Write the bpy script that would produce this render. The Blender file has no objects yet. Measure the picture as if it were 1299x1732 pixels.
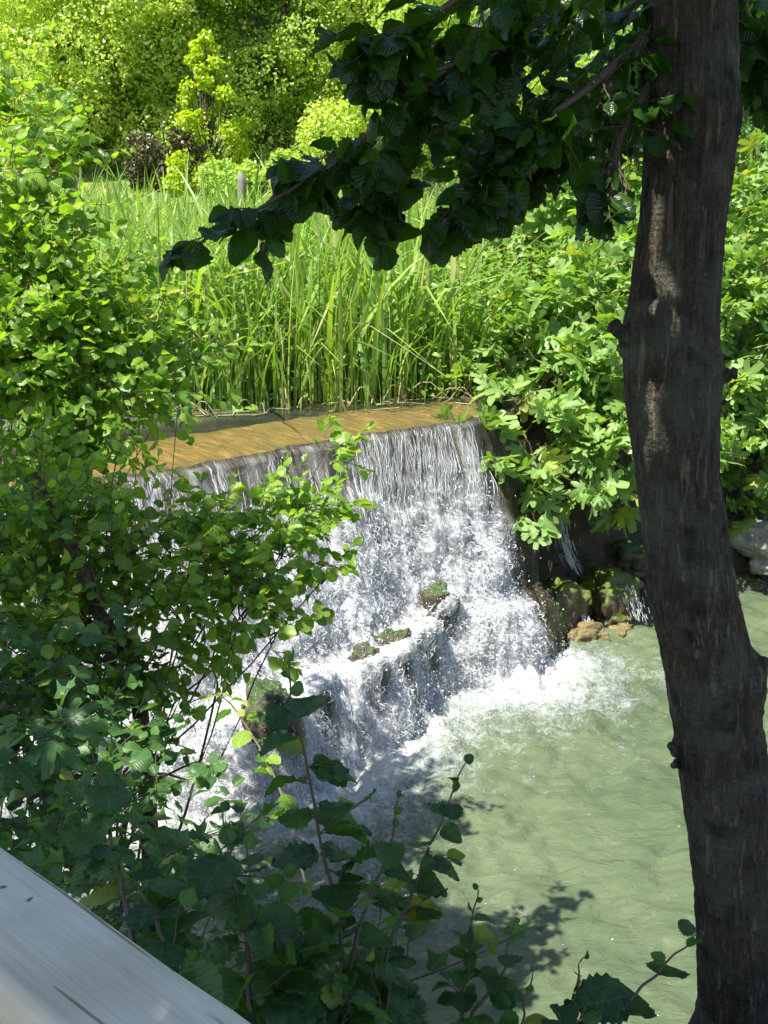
import bpy, math, random
import numpy as np
from mathutils import Vector
random.seed(7); rng = np.random.default_rng(7)
PI = math.pi
sc = bpy.context.scene
COL = sc.collection

# ------------------------------------------------------------------ camera, sky, sun, exposure
CAM_Z = 4.2; PITCH = math.radians(15.0); VFOV = math.radians(45.0)
cam_d = bpy.data.cameras.new('camera'); cam = bpy.data.objects.new('camera', cam_d); COL.objects.link(cam)
cam.location = (0, 0, CAM_Z); cam.rotation_euler = (PI/2 - PITCH, 0, 0)
cam_d.sensor_fit = 'VERTICAL'; cam_d.sensor_height = 24; cam_d.lens = 12/math.tan(VFOV/2)
cam_d.clip_start = 0.05; cam_d.clip_end = 2000
sc.camera = cam
SUN_AZ = np.array([-0.72, -0.70]); SUN_AZ /= np.linalg.norm(SUN_AZ); SUN_EL = math.radians(60)
TOSUN = Vector((SUN_AZ[0]*math.cos(SUN_EL), SUN_AZ[1]*math.cos(SUN_EL), math.sin(SUN_EL)))
w = bpy.data.worlds.new("World"); sc.world = w; w.use_nodes = True
nt = w.node_tree; bg = nt.nodes['Background']; sk = nt.nodes.new('ShaderNodeTexSky')
sk.sky_type = 'NISHITA'; sk.sun_disc = False; sk.sun_elevation = SUN_EL
sk.sun_rotation = math.atan2(SUN_AZ[0], SUN_AZ[1]); nt.links.new(sk.outputs[0], bg.inputs[0]); bg.inputs[1].default_value = 0.10
sl = bpy.data.lights.new('sun', 'SUN'); sl.energy = 5.0; sl.angle = math.radians(0.5); sl.color = (1.0, 0.95, 0.86)
so = bpy.data.objects.new('sun', sl); COL.objects.link(so); so.rotation_euler = TOSUN.to_track_quat('Z', 'Y').to_euler(); so.location = (-20, -15, 40)
sc.view_settings.view_transform = 'Standard'; sc.view_settings.look = 'None'
sc.view_settings.exposure = 1.3; sc.view_settings.gamma = 1.0
sc.cycles.max_bounces = 8; sc.cycles.transparent_max_bounces = 12; sc.cycles.use_denoising = True
sc.cycles.transmission_bounces = 5; sc.cycles.diffuse_bounces = 4; sc.cycles.glossy_bounces = 3

# ------------------------------------------------------------------ helpers
FPX = 866/math.tan(VFOV/2); CP, SP = math.cos(PITCH), math.sin(PITCH)
def ray(u, v):
    a = (u-649.5)/FPX; b = -(v-866)/FPX
    return np.array([a, CP + b*SP, -SP + b*CP])
def PY(u, v, y):                      # the point seen at (u, v) at ground distance y
    d = ray(u, v); t = y/d[1]; return np.array([d[0]*t, y, CAM_Z + d[2]*t])
def PZ(u, v, z):
    d = ray(u, v); t = (z-CAM_Z)/d[2]; return np.array([d[0]*t, d[1]*t, z])
def hsh(i, j, k):
    h = (i.astype(np.int64)*73856093) ^ (j.astype(np.int64)*19349663) ^ (k.astype(np.int64)*83492791)
    h = (h ^ (h >> 13)) & 0x7fffffff; h = (h*1274126177) & 0x7fffffff; h = h ^ (h >> 16)
    return (h & 0xffffff)/float(0xffffff)
def vn(x, y, z=0.0):
    x, y, z = np.broadcast_arrays(np.asarray(x, float), np.asarray(y, float), np.asarray(z, float))
    i, j, k = np.floor(x), np.floor(y), np.floor(z); f, g, h = x-i, y-j, z-k
    f, g, h = f*f*(3-2*f), g*g*(3-2*g), h*h*(3-2*h); r = 0
    for a in (0, 1):
        for b in (0, 1):
            for c in (0, 1):
                r = r + hsh(i+a, j+b, k+c)*(f if a else 1-f)*(g if b else 1-g)*(h if c else 1-h)
    return r*2-1
def fbm(x, y, z=0.0, o=4, l=2.1, g=.5):
    r = 0; a = 1.
    for q in range(o):
        r = r + a*vn(np.asarray(x)*l**q+q*17.3, np.asarray(y)*l**q+q*5.1, np.asarray(z)*l**q+q*9.7); a *= g
    return r
def sstep(a, b, x):
    t = np.clip((x-a)/(b-a), 0, 1); return t*t*(3-2*t)
def nrm(a): return a/np.maximum(np.linalg.norm(a, axis=-1, keepdims=True), 1e-9)
def mesh_obj(name, V, FS, mat, parent=None, attr=None, attrs=None, smooth=True):
    """ONE mesh object out of vertex array V and a list of face arrays"""
    V = np.asarray(V, np.float32).reshape(-1, 3)
    if not isinstance(FS, list): FS = [FS]
    FS = [np.asarray(f, np.int32) for f in FS if len(f)]
    me = bpy.data.meshes.new(name); me.vertices.add(len(V)); me.vertices.foreach_set('co', V.ravel())
    nl = sum(f.size for f in FS); npo = sum(len(f) for f in FS)
    me.loops.add(nl); me.polygons.add(npo)
    me.loops.foreach_set('vertex_index', np.concatenate([f.ravel() for f in FS]))
    tot = np.concatenate([np.full(len(f), f.shape[1], np.int32) for f in FS])
    st = np.concatenate([[0], np.cumsum(tot)[:-1]]).astype(np.int32)
    me.polygons.foreach_set('loop_start', st)
    try: me.polygons.foreach_set('loop_total', tot)
    except Exception: pass
    if smooth: me.polygons.foreach_set('use_smooth', np.ones(npo, bool))
    me.update(calc_edges=True)
    if attr is not None:
        a = me.attributes.new('lc', 'FLOAT_COLOR', 'POINT'); a.data.foreach_set('color', np.asarray(attr, np.float32).ravel())
    for k, val in (attrs or {}).items():
        a = me.attributes.new(k, 'FLOAT', 'POINT'); a.data.foreach_set('value', np.asarray(val, np.float32).ravel())
    me.materials.append(mat)
    o = bpy.data.objects.new(name, me); COL.objects.link(o)
    if parent: o.parent = parent; o.matrix_parent_inverse.translation = -Vector(parent.location)
    return o
def tag(o, label=None, cat=None, group=None, kind=None):
    if label: o['label'] = label
    if cat: o['category'] = cat
    if group: o['group'] = group
    if kind: o['kind'] = kind
    return o
def thing(name, label, cat, loc=(0, 0, 0), group=None):
    o = bpy.data.objects.new(name, None); COL.objects.link(o); o.location = [float(c) for c in loc]; o.empty_display_size = .2
    return tag(o, label, cat, group)
def grid_faces(nu, nv, wrap=False):
    i = np.arange(nu-1)[:, None]; j = np.arange(nv if wrap else nv-1)[None, :]
    a = i*nv+j; b = i*nv+(j+1) % nv; return np.stack([a, b, b+nv, a+nv], -1).reshape(-1, 4)

# ---- materials
class M:
    def __init__(s, name):
        s.m = bpy.data.materials.new(name); s.m.use_nodes = True; s.nt = s.m.node_tree
        s.p = s.nt.nodes['Principled BSDF']; s.out = s.nt.nodes['Material Output']
    def n(s, t, **kw):
        x = s.nt.nodes.new('ShaderNode'+t)
        for k, v in kw.items():
            if k.startswith('i_'):
                key = k[2:].replace('_', ' '); key = int(key) if key.isdigit() else key
                if hasattr(v, 'bl_idname') or isinstance(v, bpy.types.NodeSocket): s.nt.links.new(v, x.inputs[key])
                else: x.inputs[key].default_value = v
            else: setattr(x, k, v)
        return x
    def L(s, a, b): s.nt.links.new(a, b)
    def math(s, op, a, b=0.0, c=None, clamp=False):
        x = s.n('Math', operation=op, use_clamp=clamp)
        for i, v in enumerate((a, b) if c is None else (a, b, c)):
            if isinstance(v, bpy.types.NodeSocket): s.L(v, x.inputs[i])
            else: x.inputs[i].default_value = v
        return x.outputs[0]
    def ramp(s, f, pts):
        x = s.n('ValToRGB'); s.L(f, x.inputs[0]); e = x.color_ramp.elements
        while len(e) < len(pts): e.new(0.5)
        for el, (p, c) in zip(e, pts):
            el.position = p; el.color = (c if len(c) == 4 else (*c, 1)) if isinstance(c, (tuple, list)) else (c, c, c, 1)
        return x.outputs[0]
    def mix(s, f, a, b, bt='MIX'):
        x = s.n('MixRGB', blend_type=bt)
        for i, v in enumerate((f, a, b)):
            if isinstance(v, bpy.types.NodeSocket): s.L(v, x.inputs[i])
            elif i == 0: x.inputs[0].default_value = v
            else: x.inputs[i].default_value = (*v, 1)
        return x.outputs[0]
    def noise(s, vec, scale, detail=4, rough=.55, dist=0.0, out='Fac'):
        x = s.n('TexNoise'); s.L(vec, x.inputs['Vector']); x.inputs['Scale'].default_value = scale
        x.inputs['Detail'].default_value = detail; x.inputs['Roughness'].default_value = rough; x.inputs['Distortion'].default_value = dist
        return x.outputs[out]
    def vor(s, vec, scale, feature='F1'):
        x = s.n('TexVoronoi', feature=feature); s.L(vec, x.inputs['Vector']); x.inputs['Scale'].default_value = scale
        return x.outputs['Distance']
    def pos(s, scale=(1, 1, 1), rot=(0, 0, 0)):
        g = s.n('NewGeometry'); m = s.n('Mapping'); s.L(g.outputs['Position'], m.inputs[0])
        m.inputs['Scale'].default_value = scale; m.inputs['Rotation'].default_value = rot; return m.outputs[0]
    def bump(s, h, strength=.5, dist=.02, normal=None):
        b = s.n('Bump'); s.L(h, b.inputs['Height']); b.inputs['Strength'].default_value = strength; b.inputs['Distance'].default_value = dist
        if normal is not None: s.L(normal, b.inputs['Normal'])
        return b.outputs[0]
    def at(s, name): return s.n('Attribute', attribute_name=name)

def leaf_mat(name, c1, c2, c3=None, trans=.42, tcol=None, rough=.4, veins=True, spec=.5):
    """c1..c2 spread over the leaves, c3 the colour of the few that have turned"""
    k = M(name); a = k.at('lc'); sx = k.n('SeparateColor'); k.L(a.outputs['Color'], sx.inputs[0])
    x, y, r = sx.outputs[0], sx.outputs[1], sx.outputs[2]; r2 = a.outputs['Alpha']
    col = k.mix(r, c1, c2)
    if c3: col = k.mix(k.math('GREATER_THAN', r2, .955), col, c3)
    nz = k.noise(k.pos(), 35, 2); col = k.mix(k.math('MULTIPLY', nz, .35), col, (c1[0]*.6, c1[1]*.7, c1[2]*.6))
    if veins:
        ax = k.math('ABSOLUTE', x)
        lat = k.math('PINGPONG', k.math('MULTIPLY', k.math('SUBTRACT', y, k.math('MULTIPLY', ax, .75)), 8.0), .5)
        line = k.ramp(lat, [(.0, .8), (.09, 0)]); mid = k.math('LESS_THAN', ax, .018)
        v = k.math('MAXIMUM', line, mid); col = k.mix(k.math('MULTIPLY', v, .28), col, (c2[0]*1.7, c2[1]*1.5, c2[2]*2))
        h = k.math('ADD', k.math('MULTIPLY', lat, 1.0), k.math('MULTIPLY', k.math('MINIMUM', ax, .06), 8))
        nb = k.bump(h, .35, .004); k.L(nb, k.p.inputs['Normal'])
    k.L(col, k.p.inputs['Base Color']); k.p.inputs['Roughness'].default_value = rough; k.p.inputs['Specular IOR Level'].default_value = spec
    t = k.n('BsdfTranslucent'); k.L(k.mix(1.0, col, tcol or (1.95, 2.05, .55), 'MULTIPLY'), t.inputs[0])
    ms = k.n('MixShader'); ms.inputs[0].default_value = trans; k.L(k.p.outputs[0], ms.inputs[1]); k.L(t.outputs[0], ms.inputs[2]); k.L(ms.outputs[0], k.out.inputs[0])
    return k.m
MT = {}
MT['alder'] = leaf_mat('alder_leaf', (.055, .15, .018), (.29, .43, .06), (.34, .38, .06), trans=.48, rough=.34)
MT['alder_shaded'] = leaf_mat('shaded_alder_leaf', (.018, .055, .008), (.045, .115, .014), None, trans=.5, rough=.32, spec=.45)  # darker copy of the alder leaf, crown shade put into its colour
MT['hazel'] = leaf_mat('hazel_leaf', (.03, .085, .025), (.085, .19, .04), (.30, .36, .04), trans=.42, rough=.42)
MT['bramble'] = leaf_mat('undergrowth_leaf', (.04, .11, .03), (.11, .23, .055), (.25, .32, .05), trans=.4)
MT['fig'] = leaf_mat('fig_leaf', (.14, .25, .05), (.24, .36, .10), (.3, .33, .06), trans=.35, rough=.5)
MT['reed'] = leaf_mat('reed_blade', (.11, .22, .04), (.34, .45, .09), (.48, .44, .2), trans=.35, veins=False)
MT['reed_dry'] = leaf_mat('dry_reed', (.30, .27, .14), (.42, .38, .22), None, trans=.2, veins=False, tcol=(1, .9, .7))
MT['mint'] = leaf_mat('water_plant_leaf', (.14, .27, .04), (.24, .37, .06), (.4, .36, .1), trans=.4, veins=False)
MT['treeA'] = leaf_mat('tree_leaf_yellowish', (.31, .40, .075), (.53, .60, .19), (.5, .42, .16), trans=.48, veins=False)
MT['treeB'] = leaf_mat('tree_leaf_dark', (.09, .19, .06), (.19, .31, .10), None, trans=.3, veins=False)
MT['treeC'] = leaf_mat('tree_leaf_mid', (.25, .36, .075), (.44, .54, .16), (.45, .45, .16), trans=.48, veins=False)
MT['gold'] = leaf_mat('golden_leaf', (.24, .35, .015), (.46, .53, .03), (.6, .45, .03), trans=.45, veins=False)
MT['shade_leaf'] = leaf_mat('hollow_shade_leaf', (.07, .08, .03), (.14, .14, .05), None, trans=.3, veins=False, tcol=(1.2, 1, .7))  # dark tone stands for the shade under the far trees
MT['grass'] = leaf_mat('grass_blade', (.14, .23, .04), (.24, .32, .07), (.45, .36, .18), trans=.35, veins=False)
MT['tawny'] = leaf_mat('tawny_grass', (.32, .30, .13), (.46, .38, .2), (.5, .3, .2), trans=.3, veins=False, tcol=(1.2, 1.1, .8))

def bark_mat(name, dark, light, lich, sc_=1.0):
    k = M(name); p = k.pos((1, 1, .22)); p1 = k.pos()
    ridg = k.noise(p, 60*sc_, 6, .65, .6); fine = k.noise(k.pos((1, 1, .5)), 160*sc_, 3, .6)
    lent = k.noise(k.pos((.35, .35, 1.6)), 45*sc_, 3, .5); patch = k.noise(p1, 5.5*sc_, 4, .6, .8)
    h = k.math('ADD', k.math('MULTIPLY', ridg, 1.0), k.math('ADD', k.math('MULTIPLY', lent, .45), k.math('MULTIPLY', fine, .6)))
    c = k.ramp(k.math('ADD', k.math('MULTIPLY', ridg, .6), k.math('MULTIPLY', fine, .4)), [(.40, dark), (.52, tuple((a_+b_)/2.6 for a_, b_ in zip(dark, light))), (.62, light)])
    c = k.mix(k.ramp(patch, [(.48, 0), (.66, 1)]), c, lich)
    vl = k.noise(k.pos((1, 1, .12)), 55*sc_, 2, .5, 1.0)
    c = k.mix(k.math('MULTIPLY', k.ramp(vl, [(.62, 0), (.67, 1)]), .75), c, (.20, .17, .115))
    c = k.mix(k.math('MULTIPLY', k.ramp(k.noise(p1, 11*sc_, 4), [(.54, 0), (.68, 1)]), .85), c, (dark[0]*.4, dark[1]*.4, dark[2]*.4))
    k.L(c, k.p.inputs['Base Color']); k.p.inputs['Roughness'].default_value = .85; k.L(k.bump(h, 1.0, .02), k.p.inputs['Normal']); return k.m
MT['bark'] = bark_mat('alder_bark', (.038, .029, .018), (.125, .098, .063), (.085, .100, .065))
MT['bark_far'] = bark_mat('far_bark', (.05, .04, .03), (.12, .10, .08), (.10, .11, .08), .2)
MT['bark_rough'] = bark_mat('rough_bark', (.05, .03, .016), (.17, .10, .05), (.12, .09, .05), .9)
k = M('green_stem'); k.L(k.mix(k.noise(k.pos(), 9), (.06, .075, .03), (.10, .06, .04)), k.p.inputs['Base Color']); k.p.inputs['Roughness'].default_value = .6; MT['stem'] = k.m
k = M('twig_brown'); k.L(k.mix(k.noise(k.pos(), 20), (.05, .035, .02), (.13, .10, .06)), k.p.inputs['Base Color']); k.p.inputs['Roughness'].default_value = .7; MT['twig'] = k.m

def rock_mat(name, c1, c2, moss, mossy=.5, wet=.45):
    k = M(name); p = k.pos(); a = k.noise(p, 6, 8, .65); b = k.noise(p, 28, 6, .7); g = k.n('NewGeometry')
    sz = k.n('SeparateXYZ'); k.L(g.outputs['Normal'], sz.inputs[0])
    c = k.mix(k.ramp(a, [(.35, 0), (.65, 1)]), c1, c2); c = k.mix(k.ramp(b, [(.5, 0), (.75, .7)]), c, (c1[0]*.4, c1[1]*.4, c1[2]*.4))
    mf = k.math('ADD', k.math('MULTIPLY', sz.outputs[2], .35), k.math('MULTIPLY', a, 1.0)); mf = k.math('ADD', mf, mossy-.85)
    c = k.mix(k.ramp(mf, [(.30, 0), (.42, 1)]), c, moss)
    k.L(c, k.p.inputs['Base Color']); k.p.inputs['Roughness'].default_value = wet
    k.L(k.bump(k.math('ADD', a, k.math('MULTIPLY', b, .4)), .8, .05), k.p.inputs['Normal']); return k.m
MT['rock_moss'] = rock_mat('mossy_rock', (.06, .045, .03), (.15, .12, .06), (.085, .12, .012), .66, .28)
MT['rock_ochre'] = rock_mat('ochre_rock', (.11, .085, .035), (.22, .17, .065), (.09, .10, .02), .25, .3)
MT['rock_grey'] = rock_mat('grey_rock', (.20, .18, .15), (.42, .39, .33), (.12, .13, .06), .12, .7)
MT['rock_dark'] = rock_mat('wet_dark_rock', (.04, .032, .022), (.09, .075, .045), (.045, .08, .015), .5, .25)

# ---- leaf templates: vertices (x across, y along, z normal) and faces
def leaf_grid(rows, cols, wf, fold=.18, wave=.03, droop=.15, serr=.0, base_notch=0.0):
    V = []; half = cols
    for i in range(rows+1):
        t = i/rows; w_ = wf(t)*(1+(serr if i % 2 else -serr))
        for j in range(-half, half+1):
            x = w_*j/half; y = t - base_notch*abs(j/half)*(1-t)**3
            z = fold*abs(x) + wave*math.sin(t*rows*PI/1.0+j*1.3)*abs(j/half) - droop*t*t + .03*math.sin(j*2.1+i)
            V.append((x, y, z))
    return np.array(V), [grid_faces(rows+1, 2*half+1)]
T_ALDER = leaf_grid(8, 2, lambda t: .015+.43*math.sin(PI*min(t**1.05, 1))**.55 if t < .999 else .10, fold=.22, wave=.035, droop=.12, serr=.05)
T_ALDER_P = leaf_grid(8, 2, lambda t: .015+.36*math.sin(PI*min(t**.8, 1))**.8 if t < .999 else .0, fold=.30, wave=.05, droop=.25, serr=.07)
T_ALDER_W = leaf_grid(8, 2, lambda t: .02+.40*math.sin(PI*min(t**1.0, 1))**.6 if t < .999 else .04, fold=-.10, wave=.07, droop=.35, serr=.08)
T_HAZEL_P = leaf_grid(14, 3, lambda t: .02+.42*math.sin(PI*min(t**.7, 1))**.8 if t < .999 else .0, fold=.22, wave=.05, droop=.30, serr=.07, base_notch=.08)
T_ALDER_S = leaf_grid(4, 1, lambda t: [.05, .34, .43, .38, .12][round(t*4)], fold=.25, wave=.03, droop=.15, serr=.0)
T_HAZEL = leaf_grid(14, 3, lambda t: .03+.50*math.sin(PI*min(t**.78, 1))**.62 if t < .999 else .0, fold=.15, wave=.035, droop=.16, serr=.06, base_notch=.12)
T_OVAL = leaf_grid(4, 1, lambda t: [.02, .26, .30, .18, .0][round(t*4)], fold=.3, wave=.02, droop=.2)
def leaf_polar(rf, n, cy=.28, cup=.12):
    V = [(0, cy, 0)]
    for ring in (.5, 1.0):
        for i in range(n):
            th = 2*PI*i/n; r = rf(th)*ring; x = r*math.sin(th); y = cy+r*math.cos(th)
            V.append((x, y, cup*abs(x)-.22*r*r+.02*math.cos(5*th)))
    F3 = [(0, 1+i, 1+(i+1) % n) for i in range(n)]; F4 = [(1+i, 1+n+i, 1+n+(i+1) % n, 1+(i+1) % n) for i in range(n)]
    return np.array(V), [np.array(F3), np.array(F4)]
def fig_r(th):
    t = abs((th+PI) % (2*PI)-PI); r = .27
    for c, L_, w_ in ((0, .72, .42), (.92, .62, .40), (1.8, .45, .42)):
        r = max(r, L_*math.exp(-((t-c)/w_)**4*1.0))
    return r if t < 2.6 else .22
T_FIG = leaf_polar(fig_r, 36)
def ivy_r(th):
    t = abs((th+PI) % (2*PI)-PI); r = .30
    for c, L_, w_ in ((0, .62, .5), (1.25, .48, .5)): r = max(r, L_*math.exp(-((t-c)/w_)**2))
    return r
T_IVY = leaf_polar(ivy_r, 14)
T_QUAD = (np.array([(0, 0, 0), (.42, .45, .08), (0, 1, -.05), (-.42, .45, .08)]), [np.array([(0, 1, 2, 3)])])
T_QUAD2 = (np.array([(0, 0, 0), (.3, .3, .06), (.36, .65, .03), (0, 1, -.12), (-.36, .65, .03), (-.3, .3, .06)]), [np.array([(0, 1, 2, 3), (0, 3, 4, 5)])])

def inst(T, pos, dr, nr, scl, r1=None, r2=None, curl=1.0):
    if T is T_HAZEL: curl = .6
    TV, TF = T; n = len(pos); m = len(TV)
    Y = nrm(np.asarray(dr, float)); N = np.asarray(nr, float); N = nrm(N-(N*Y).sum(-1, keepdims=True)*Y); X = np.cross(Y, N)
    S = np.asarray(scl, float).reshape(-1, 1, 1)
    k1 = rng.normal(0, .9, n)[:, None]; k2 = rng.normal(0, .22, n)[:, None]; k3 = rng.normal(0, .35, n)[:, None]; k4 = rng.uniform(0, 6.3, n)[:, None]; tx, ty = TV[None, :, 0], TV[None, :, 1]
    TZ = TV[None, :, 2]+(k1*tx*tx+k2*ty*ty+k3*tx*ty+.05*np.abs(tx)*np.sin(ty*7+k4+np.sign(tx)))*curl; TX = tx*(1+rng.normal(0, .10, n)[:, None])
    V = (X[:, None]*TX[..., None]+Y[:, None]*TV[None, :, 1:2]+N[:, None]*TZ[..., None])*S+np.asarray(pos)[:, None]
    off = (np.arange(n)*m)[:, None, None]
    F = [(f[None]+off).reshape(-1, f.shape[1]) for f in TF]
    r1 = rng.random(n) if r1 is None else r1; r2 = rng.random(n) if r2 is None else r2
    A = np.empty((n, m, 4)); A[..., 0] = TV[None, :, 0]; A[..., 1] = TV[None, :, 1]; A[..., 2] = r1[:, None]; A[..., 3] = r2[:, None]
    return V.reshape(-1, 3), F, A.reshape(-1, 4)
def inst_mix(T, p, d, n, z):
    alt = [T_ALDER, T_ALDER_P, T_ALDER, T_ALDER_W] if T is T_ALDER else [T_HAZEL, T_HAZEL, T_HAZEL_P] if T is T_HAZEL else [T]
    w_ = rng.integers(0, len(alt), len(p)); VV, FF, AA = [], [], []; c = 0
    for i, t_ in enumerate(alt):
        m_ = w_ == i
        if m_.sum() == 0: continue
        V, F, A = inst(t_, p[m_], d[m_], n[m_], z[m_]); VV.append(V); AA.append(A); FF += [f+c for f in F]; c += len(V)
    return np.concatenate(VV), FF, np.concatenate(AA)
class Leaves:
    def __init__(s): s.p = []; s.d = []; s.n = []; s.s = []
    def add(s, p, d, n, z): s.p.append(p); s.d.append(d); s.n.append(n); s.s.append(z)
    def build(s, name, T, mat, parent=None):
        V, F, A = inst_mix(T, np.array(s.p), np.array(s.d), np.array(s.n), np.array(s.s)); return mesh_obj(name, V, F, mat, parent, A)
class Tubes:
    def __init__(s): s.V = []; s.F = []; s.c = 0
    def add(s, path, rad, sides=5):
        path = np.asarray(path, float); n = len(path); rad = np.broadcast_to(np.asarray(rad, float), (n,)) if np.ndim(rad) < 1 or len(np.atleast_1d(rad)) != n else np.asarray(rad)
        t = nrm(np.gradient(path, axis=0)); ref = np.where(np.abs(t[:, 2:3]) > .9, np.array([[1., 0, 0]]), np.array([[0, 0, 1.]]))
        a = nrm(np.cross(t, ref)); b = np.cross(t, a); th = np.arange(sides)*2*PI/sides
        V = path[:, None]+rad[:, None, None]*(a[:, None]*np.cos(th)[None, :, None]+b[:, None]*np.sin(th)[None, :, None])
        s.V.append(V.reshape(-1, 3)); s.F.append(grid_faces(n, sides, True)+s.c); s.c += n*sides
    def build(s, name, mat, parent=None): return mesh_obj(name, np.concatenate(s.V), [np.concatenate(s.F)], mat, parent)
def curve(pts, n=16):
    P = np.asarray(pts, float); P = np.vstack([2*P[0]-P[1], P, 2*P[-1]-P[-2]]); out = []; m = len(P)-3
    for q in np.linspace(0, m-1e-6, n):
        i = int(q); t = q-i; a, b, c, d = P[i:i+4]
        out.append(.5*((2*b)+(-a+c)*t+(2*a-5*b+4*c-d)*t*t+(-a+3*b-3*c+d)*t**3))
    return np.array(out)
def rv(s=1.0): return rng.normal(size=3)*s
UP = np.array([0, 0, 1.])
def twig(lv, tb, start, direction, length, n, size, r=.0022, droop=.15, flat=.35, petiole=.25, sides=4, tipscale=.55):
    d = nrm(direction); pts = [start]; p = np.array(start, float); steps = 5
    for i in range(steps):
        d = nrm(d+rv(.10)-UP*droop/steps); p = p+d*length/steps; pts.append(p)
    pts = np.array(pts)
    if tb is not None: tb.add(pts, np.linspace(r, r*.45, len(pts)), sides)
    side = nrm(np.cross(d, UP)+1e-3)
    for i in range(n):
        f = (i+.6)/n; q = f*steps; a = int(min(q, steps-1)); base = pts[a]*(1-(q-a))+pts[a+1]*(q-a)
        sg = 1 if i % 2 else -1
        ld = nrm(side*sg*(1.0-.6*f)+d*(.55+.5*f)+rv(.25)-UP*.15); nn = nrm(UP+rv(flat)+d*.15)
        sz = size*(1-(1-tipscale)*f**2)*rng.uniform(.75, 1.2); pe = base+ld*sz*petiole
        if tb is not None and petiole > .12: tb.add([base, pe], [r*.5, r*.4], 3)
        lv.add(pe, ld, nn, sz)
    return pts

# ------------------------------------------------------------------ layout of the weir
A0 = np.array([-1.97, 8.53]); B0 = np.array([.74, 10.8]); E = (B0-A0)/np.linalg.norm(B0-A0); N2 = np.array([E[1], -E[0]])
ZU = 2.2                                                   # level of the upper water; the pool lies at 0
def W(s, q, z=0):
    s = np.asarray(s, float); q = np.asarray(q, float)
    return np.stack([A0[0]+E[0]*s+N2[0]*q, A0[1]+E[1]*s+N2[1]*q, np.broadcast_to(z, np.broadcast(s, q).shape)], -1)
def SQ(x, y): return (x-A0[0])*E[0]+(y-A0[1])*E[1], (x-A0[0])*N2[0]+(y-A0[1])*N2[1]
POOL = np.array([(-3.6, 7.0), (-2.4, 6.1), (-1.7, 5.4), (-.6, 4.7), (.6, 4.35), (1.6, 4.2), (4, 4.0), (8, 4.0), (16, 6), (18, 14), (9, 14.2), (6, 13.6), (3.9, 12.8), (2.9, 12.1), (2.1, 11.7), (1.2, 11.9), (-3.9, 7.5)])
def sdpoly(x, y, P=POOL):
    d = np.full(np.shape(x), 1e9); ins = np.zeros(np.shape(x), bool); n = len(P)
    for i in range(n):
        a = P[i]; b = P[(i+1) % n]; e = b-a; wx, wy = x-a[0], y-a[1]
        t = np.clip((wx*e[0]+wy*e[1])/(e@e), 0, 1); d = np.minimum(d, np.hypot(wx-e[0]*t, wy-e[1]*t))
        c = (a[1] > y) != (b[1] > y); xi = a[0]+(y-a[1])*e[0]/(e[1] if abs(e[1]) > 1e-9 else 1e-9); ins ^= c & (x < xi)
    return np.where(ins, -d, d)
BK0, BK1 = np.array([-1.86, 10.75]), np.array([1.02, 11.75])
def reedline(x): return BK0[1]+(x-BK0[0])*(BK1[1]-BK0[1])/(BK1[0]-BK0[0])
def ground_z(x, y):
    x = np.asarray(x, float); y = np.asarray(y, float); d = sdpoly(x, y); s, q = SQ(x, y)
    near = y < 8.0-.05*x
    top = np.where(near, 2.15+.1*vn(x*.8, y*.8), 2.45+.05*np.clip(y-13, 0, 80)+.06*np.clip(y-22, 0, 16))
    w_ = np.where(near, 2.1, 1.0)
    z = -.55+(top+.55)*sstep(-.35, 1, d/w_)
    z = np.where(d < -.35, -.55-.25*np.clip(-d-.35, 0, 1.5), z)
    up = (q < -.02) & (x < 1.9) & (y > 7.2+(-x-3)*.1)        # the upper river bed and the reed bank
    bed = 1.85+sstep(-.25, .5, y-reedline(x)-.12*vn(x*3, y*3))*.42+.045*np.clip(y-13, 0, 80)+.06*np.clip(y-22, 0, 16)+.03*vn(x*2, y*2)
    mixr = sstep(1.3, 2.0, x); z = np.where(up, np.where(x > 1.3, bed*(1-mixr)+np.maximum(z, bed)*mixr, bed), z)
    far = np.clip(y-20, 0, 300); z = z+.9*sstep(0, 60, far)*fbm(x*.03, y*.03, o=2)*(y > 20)+.02*fbm(x*3, y*3, o=3)
    return z

# ------------------------------------------------------------------ the ground: one sheet to the horizon
def stretch(lo, hi, n, c, k):
    t = np.linspace(-1, 1, n); v = np.sinh(t*k)/math.sinh(k); return np.where(v < 0, c+v*(c-lo), c+v*(hi-c))
gx = stretch(-400, 400, 420, 0, 6.2); gy = stretch(-300, 700, 460, 8.5, 6.4)
X, Y = np.meshgrid(gx, gy, indexing='ij'); Z = ground_z(X, Y)
k = M('ground_soil_and_grass'); p = k.pos(); g = k.n('NewGeometry'); sp = k.n('SeparateXYZ'); k.L(g.outputs['Position'], sp.inputs[0])
grs = k.mix(k.noise(p, 3, 5), (.12, .18, .035), (.22, .27, .07)); soil = k.mix(k.noise(p, 9, 6), (.035, .025, .015), (.10, .075, .045))
f1 = k.math('MULTIPLY', k.ramp(k.noise(p, 1.3, 5), [(.35, .3), (.55, 1)]), k.math('GREATER_THAN', sp.outputs[1], 15.0))
k.L(k.mix(f1, soil, grs), k.p.inputs['Base Color']); k.p.inputs['Roughness'].default_value = .9; k.L(k.bump(k.noise(p, 22, 8, .7), .8, .05), k.p.inputs['Normal'])
tag(mesh_obj('ground', np.stack([X, Y, Z], -1), [grid_faces(len(gx), len(gy))], k.m), kind='structure')

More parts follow.
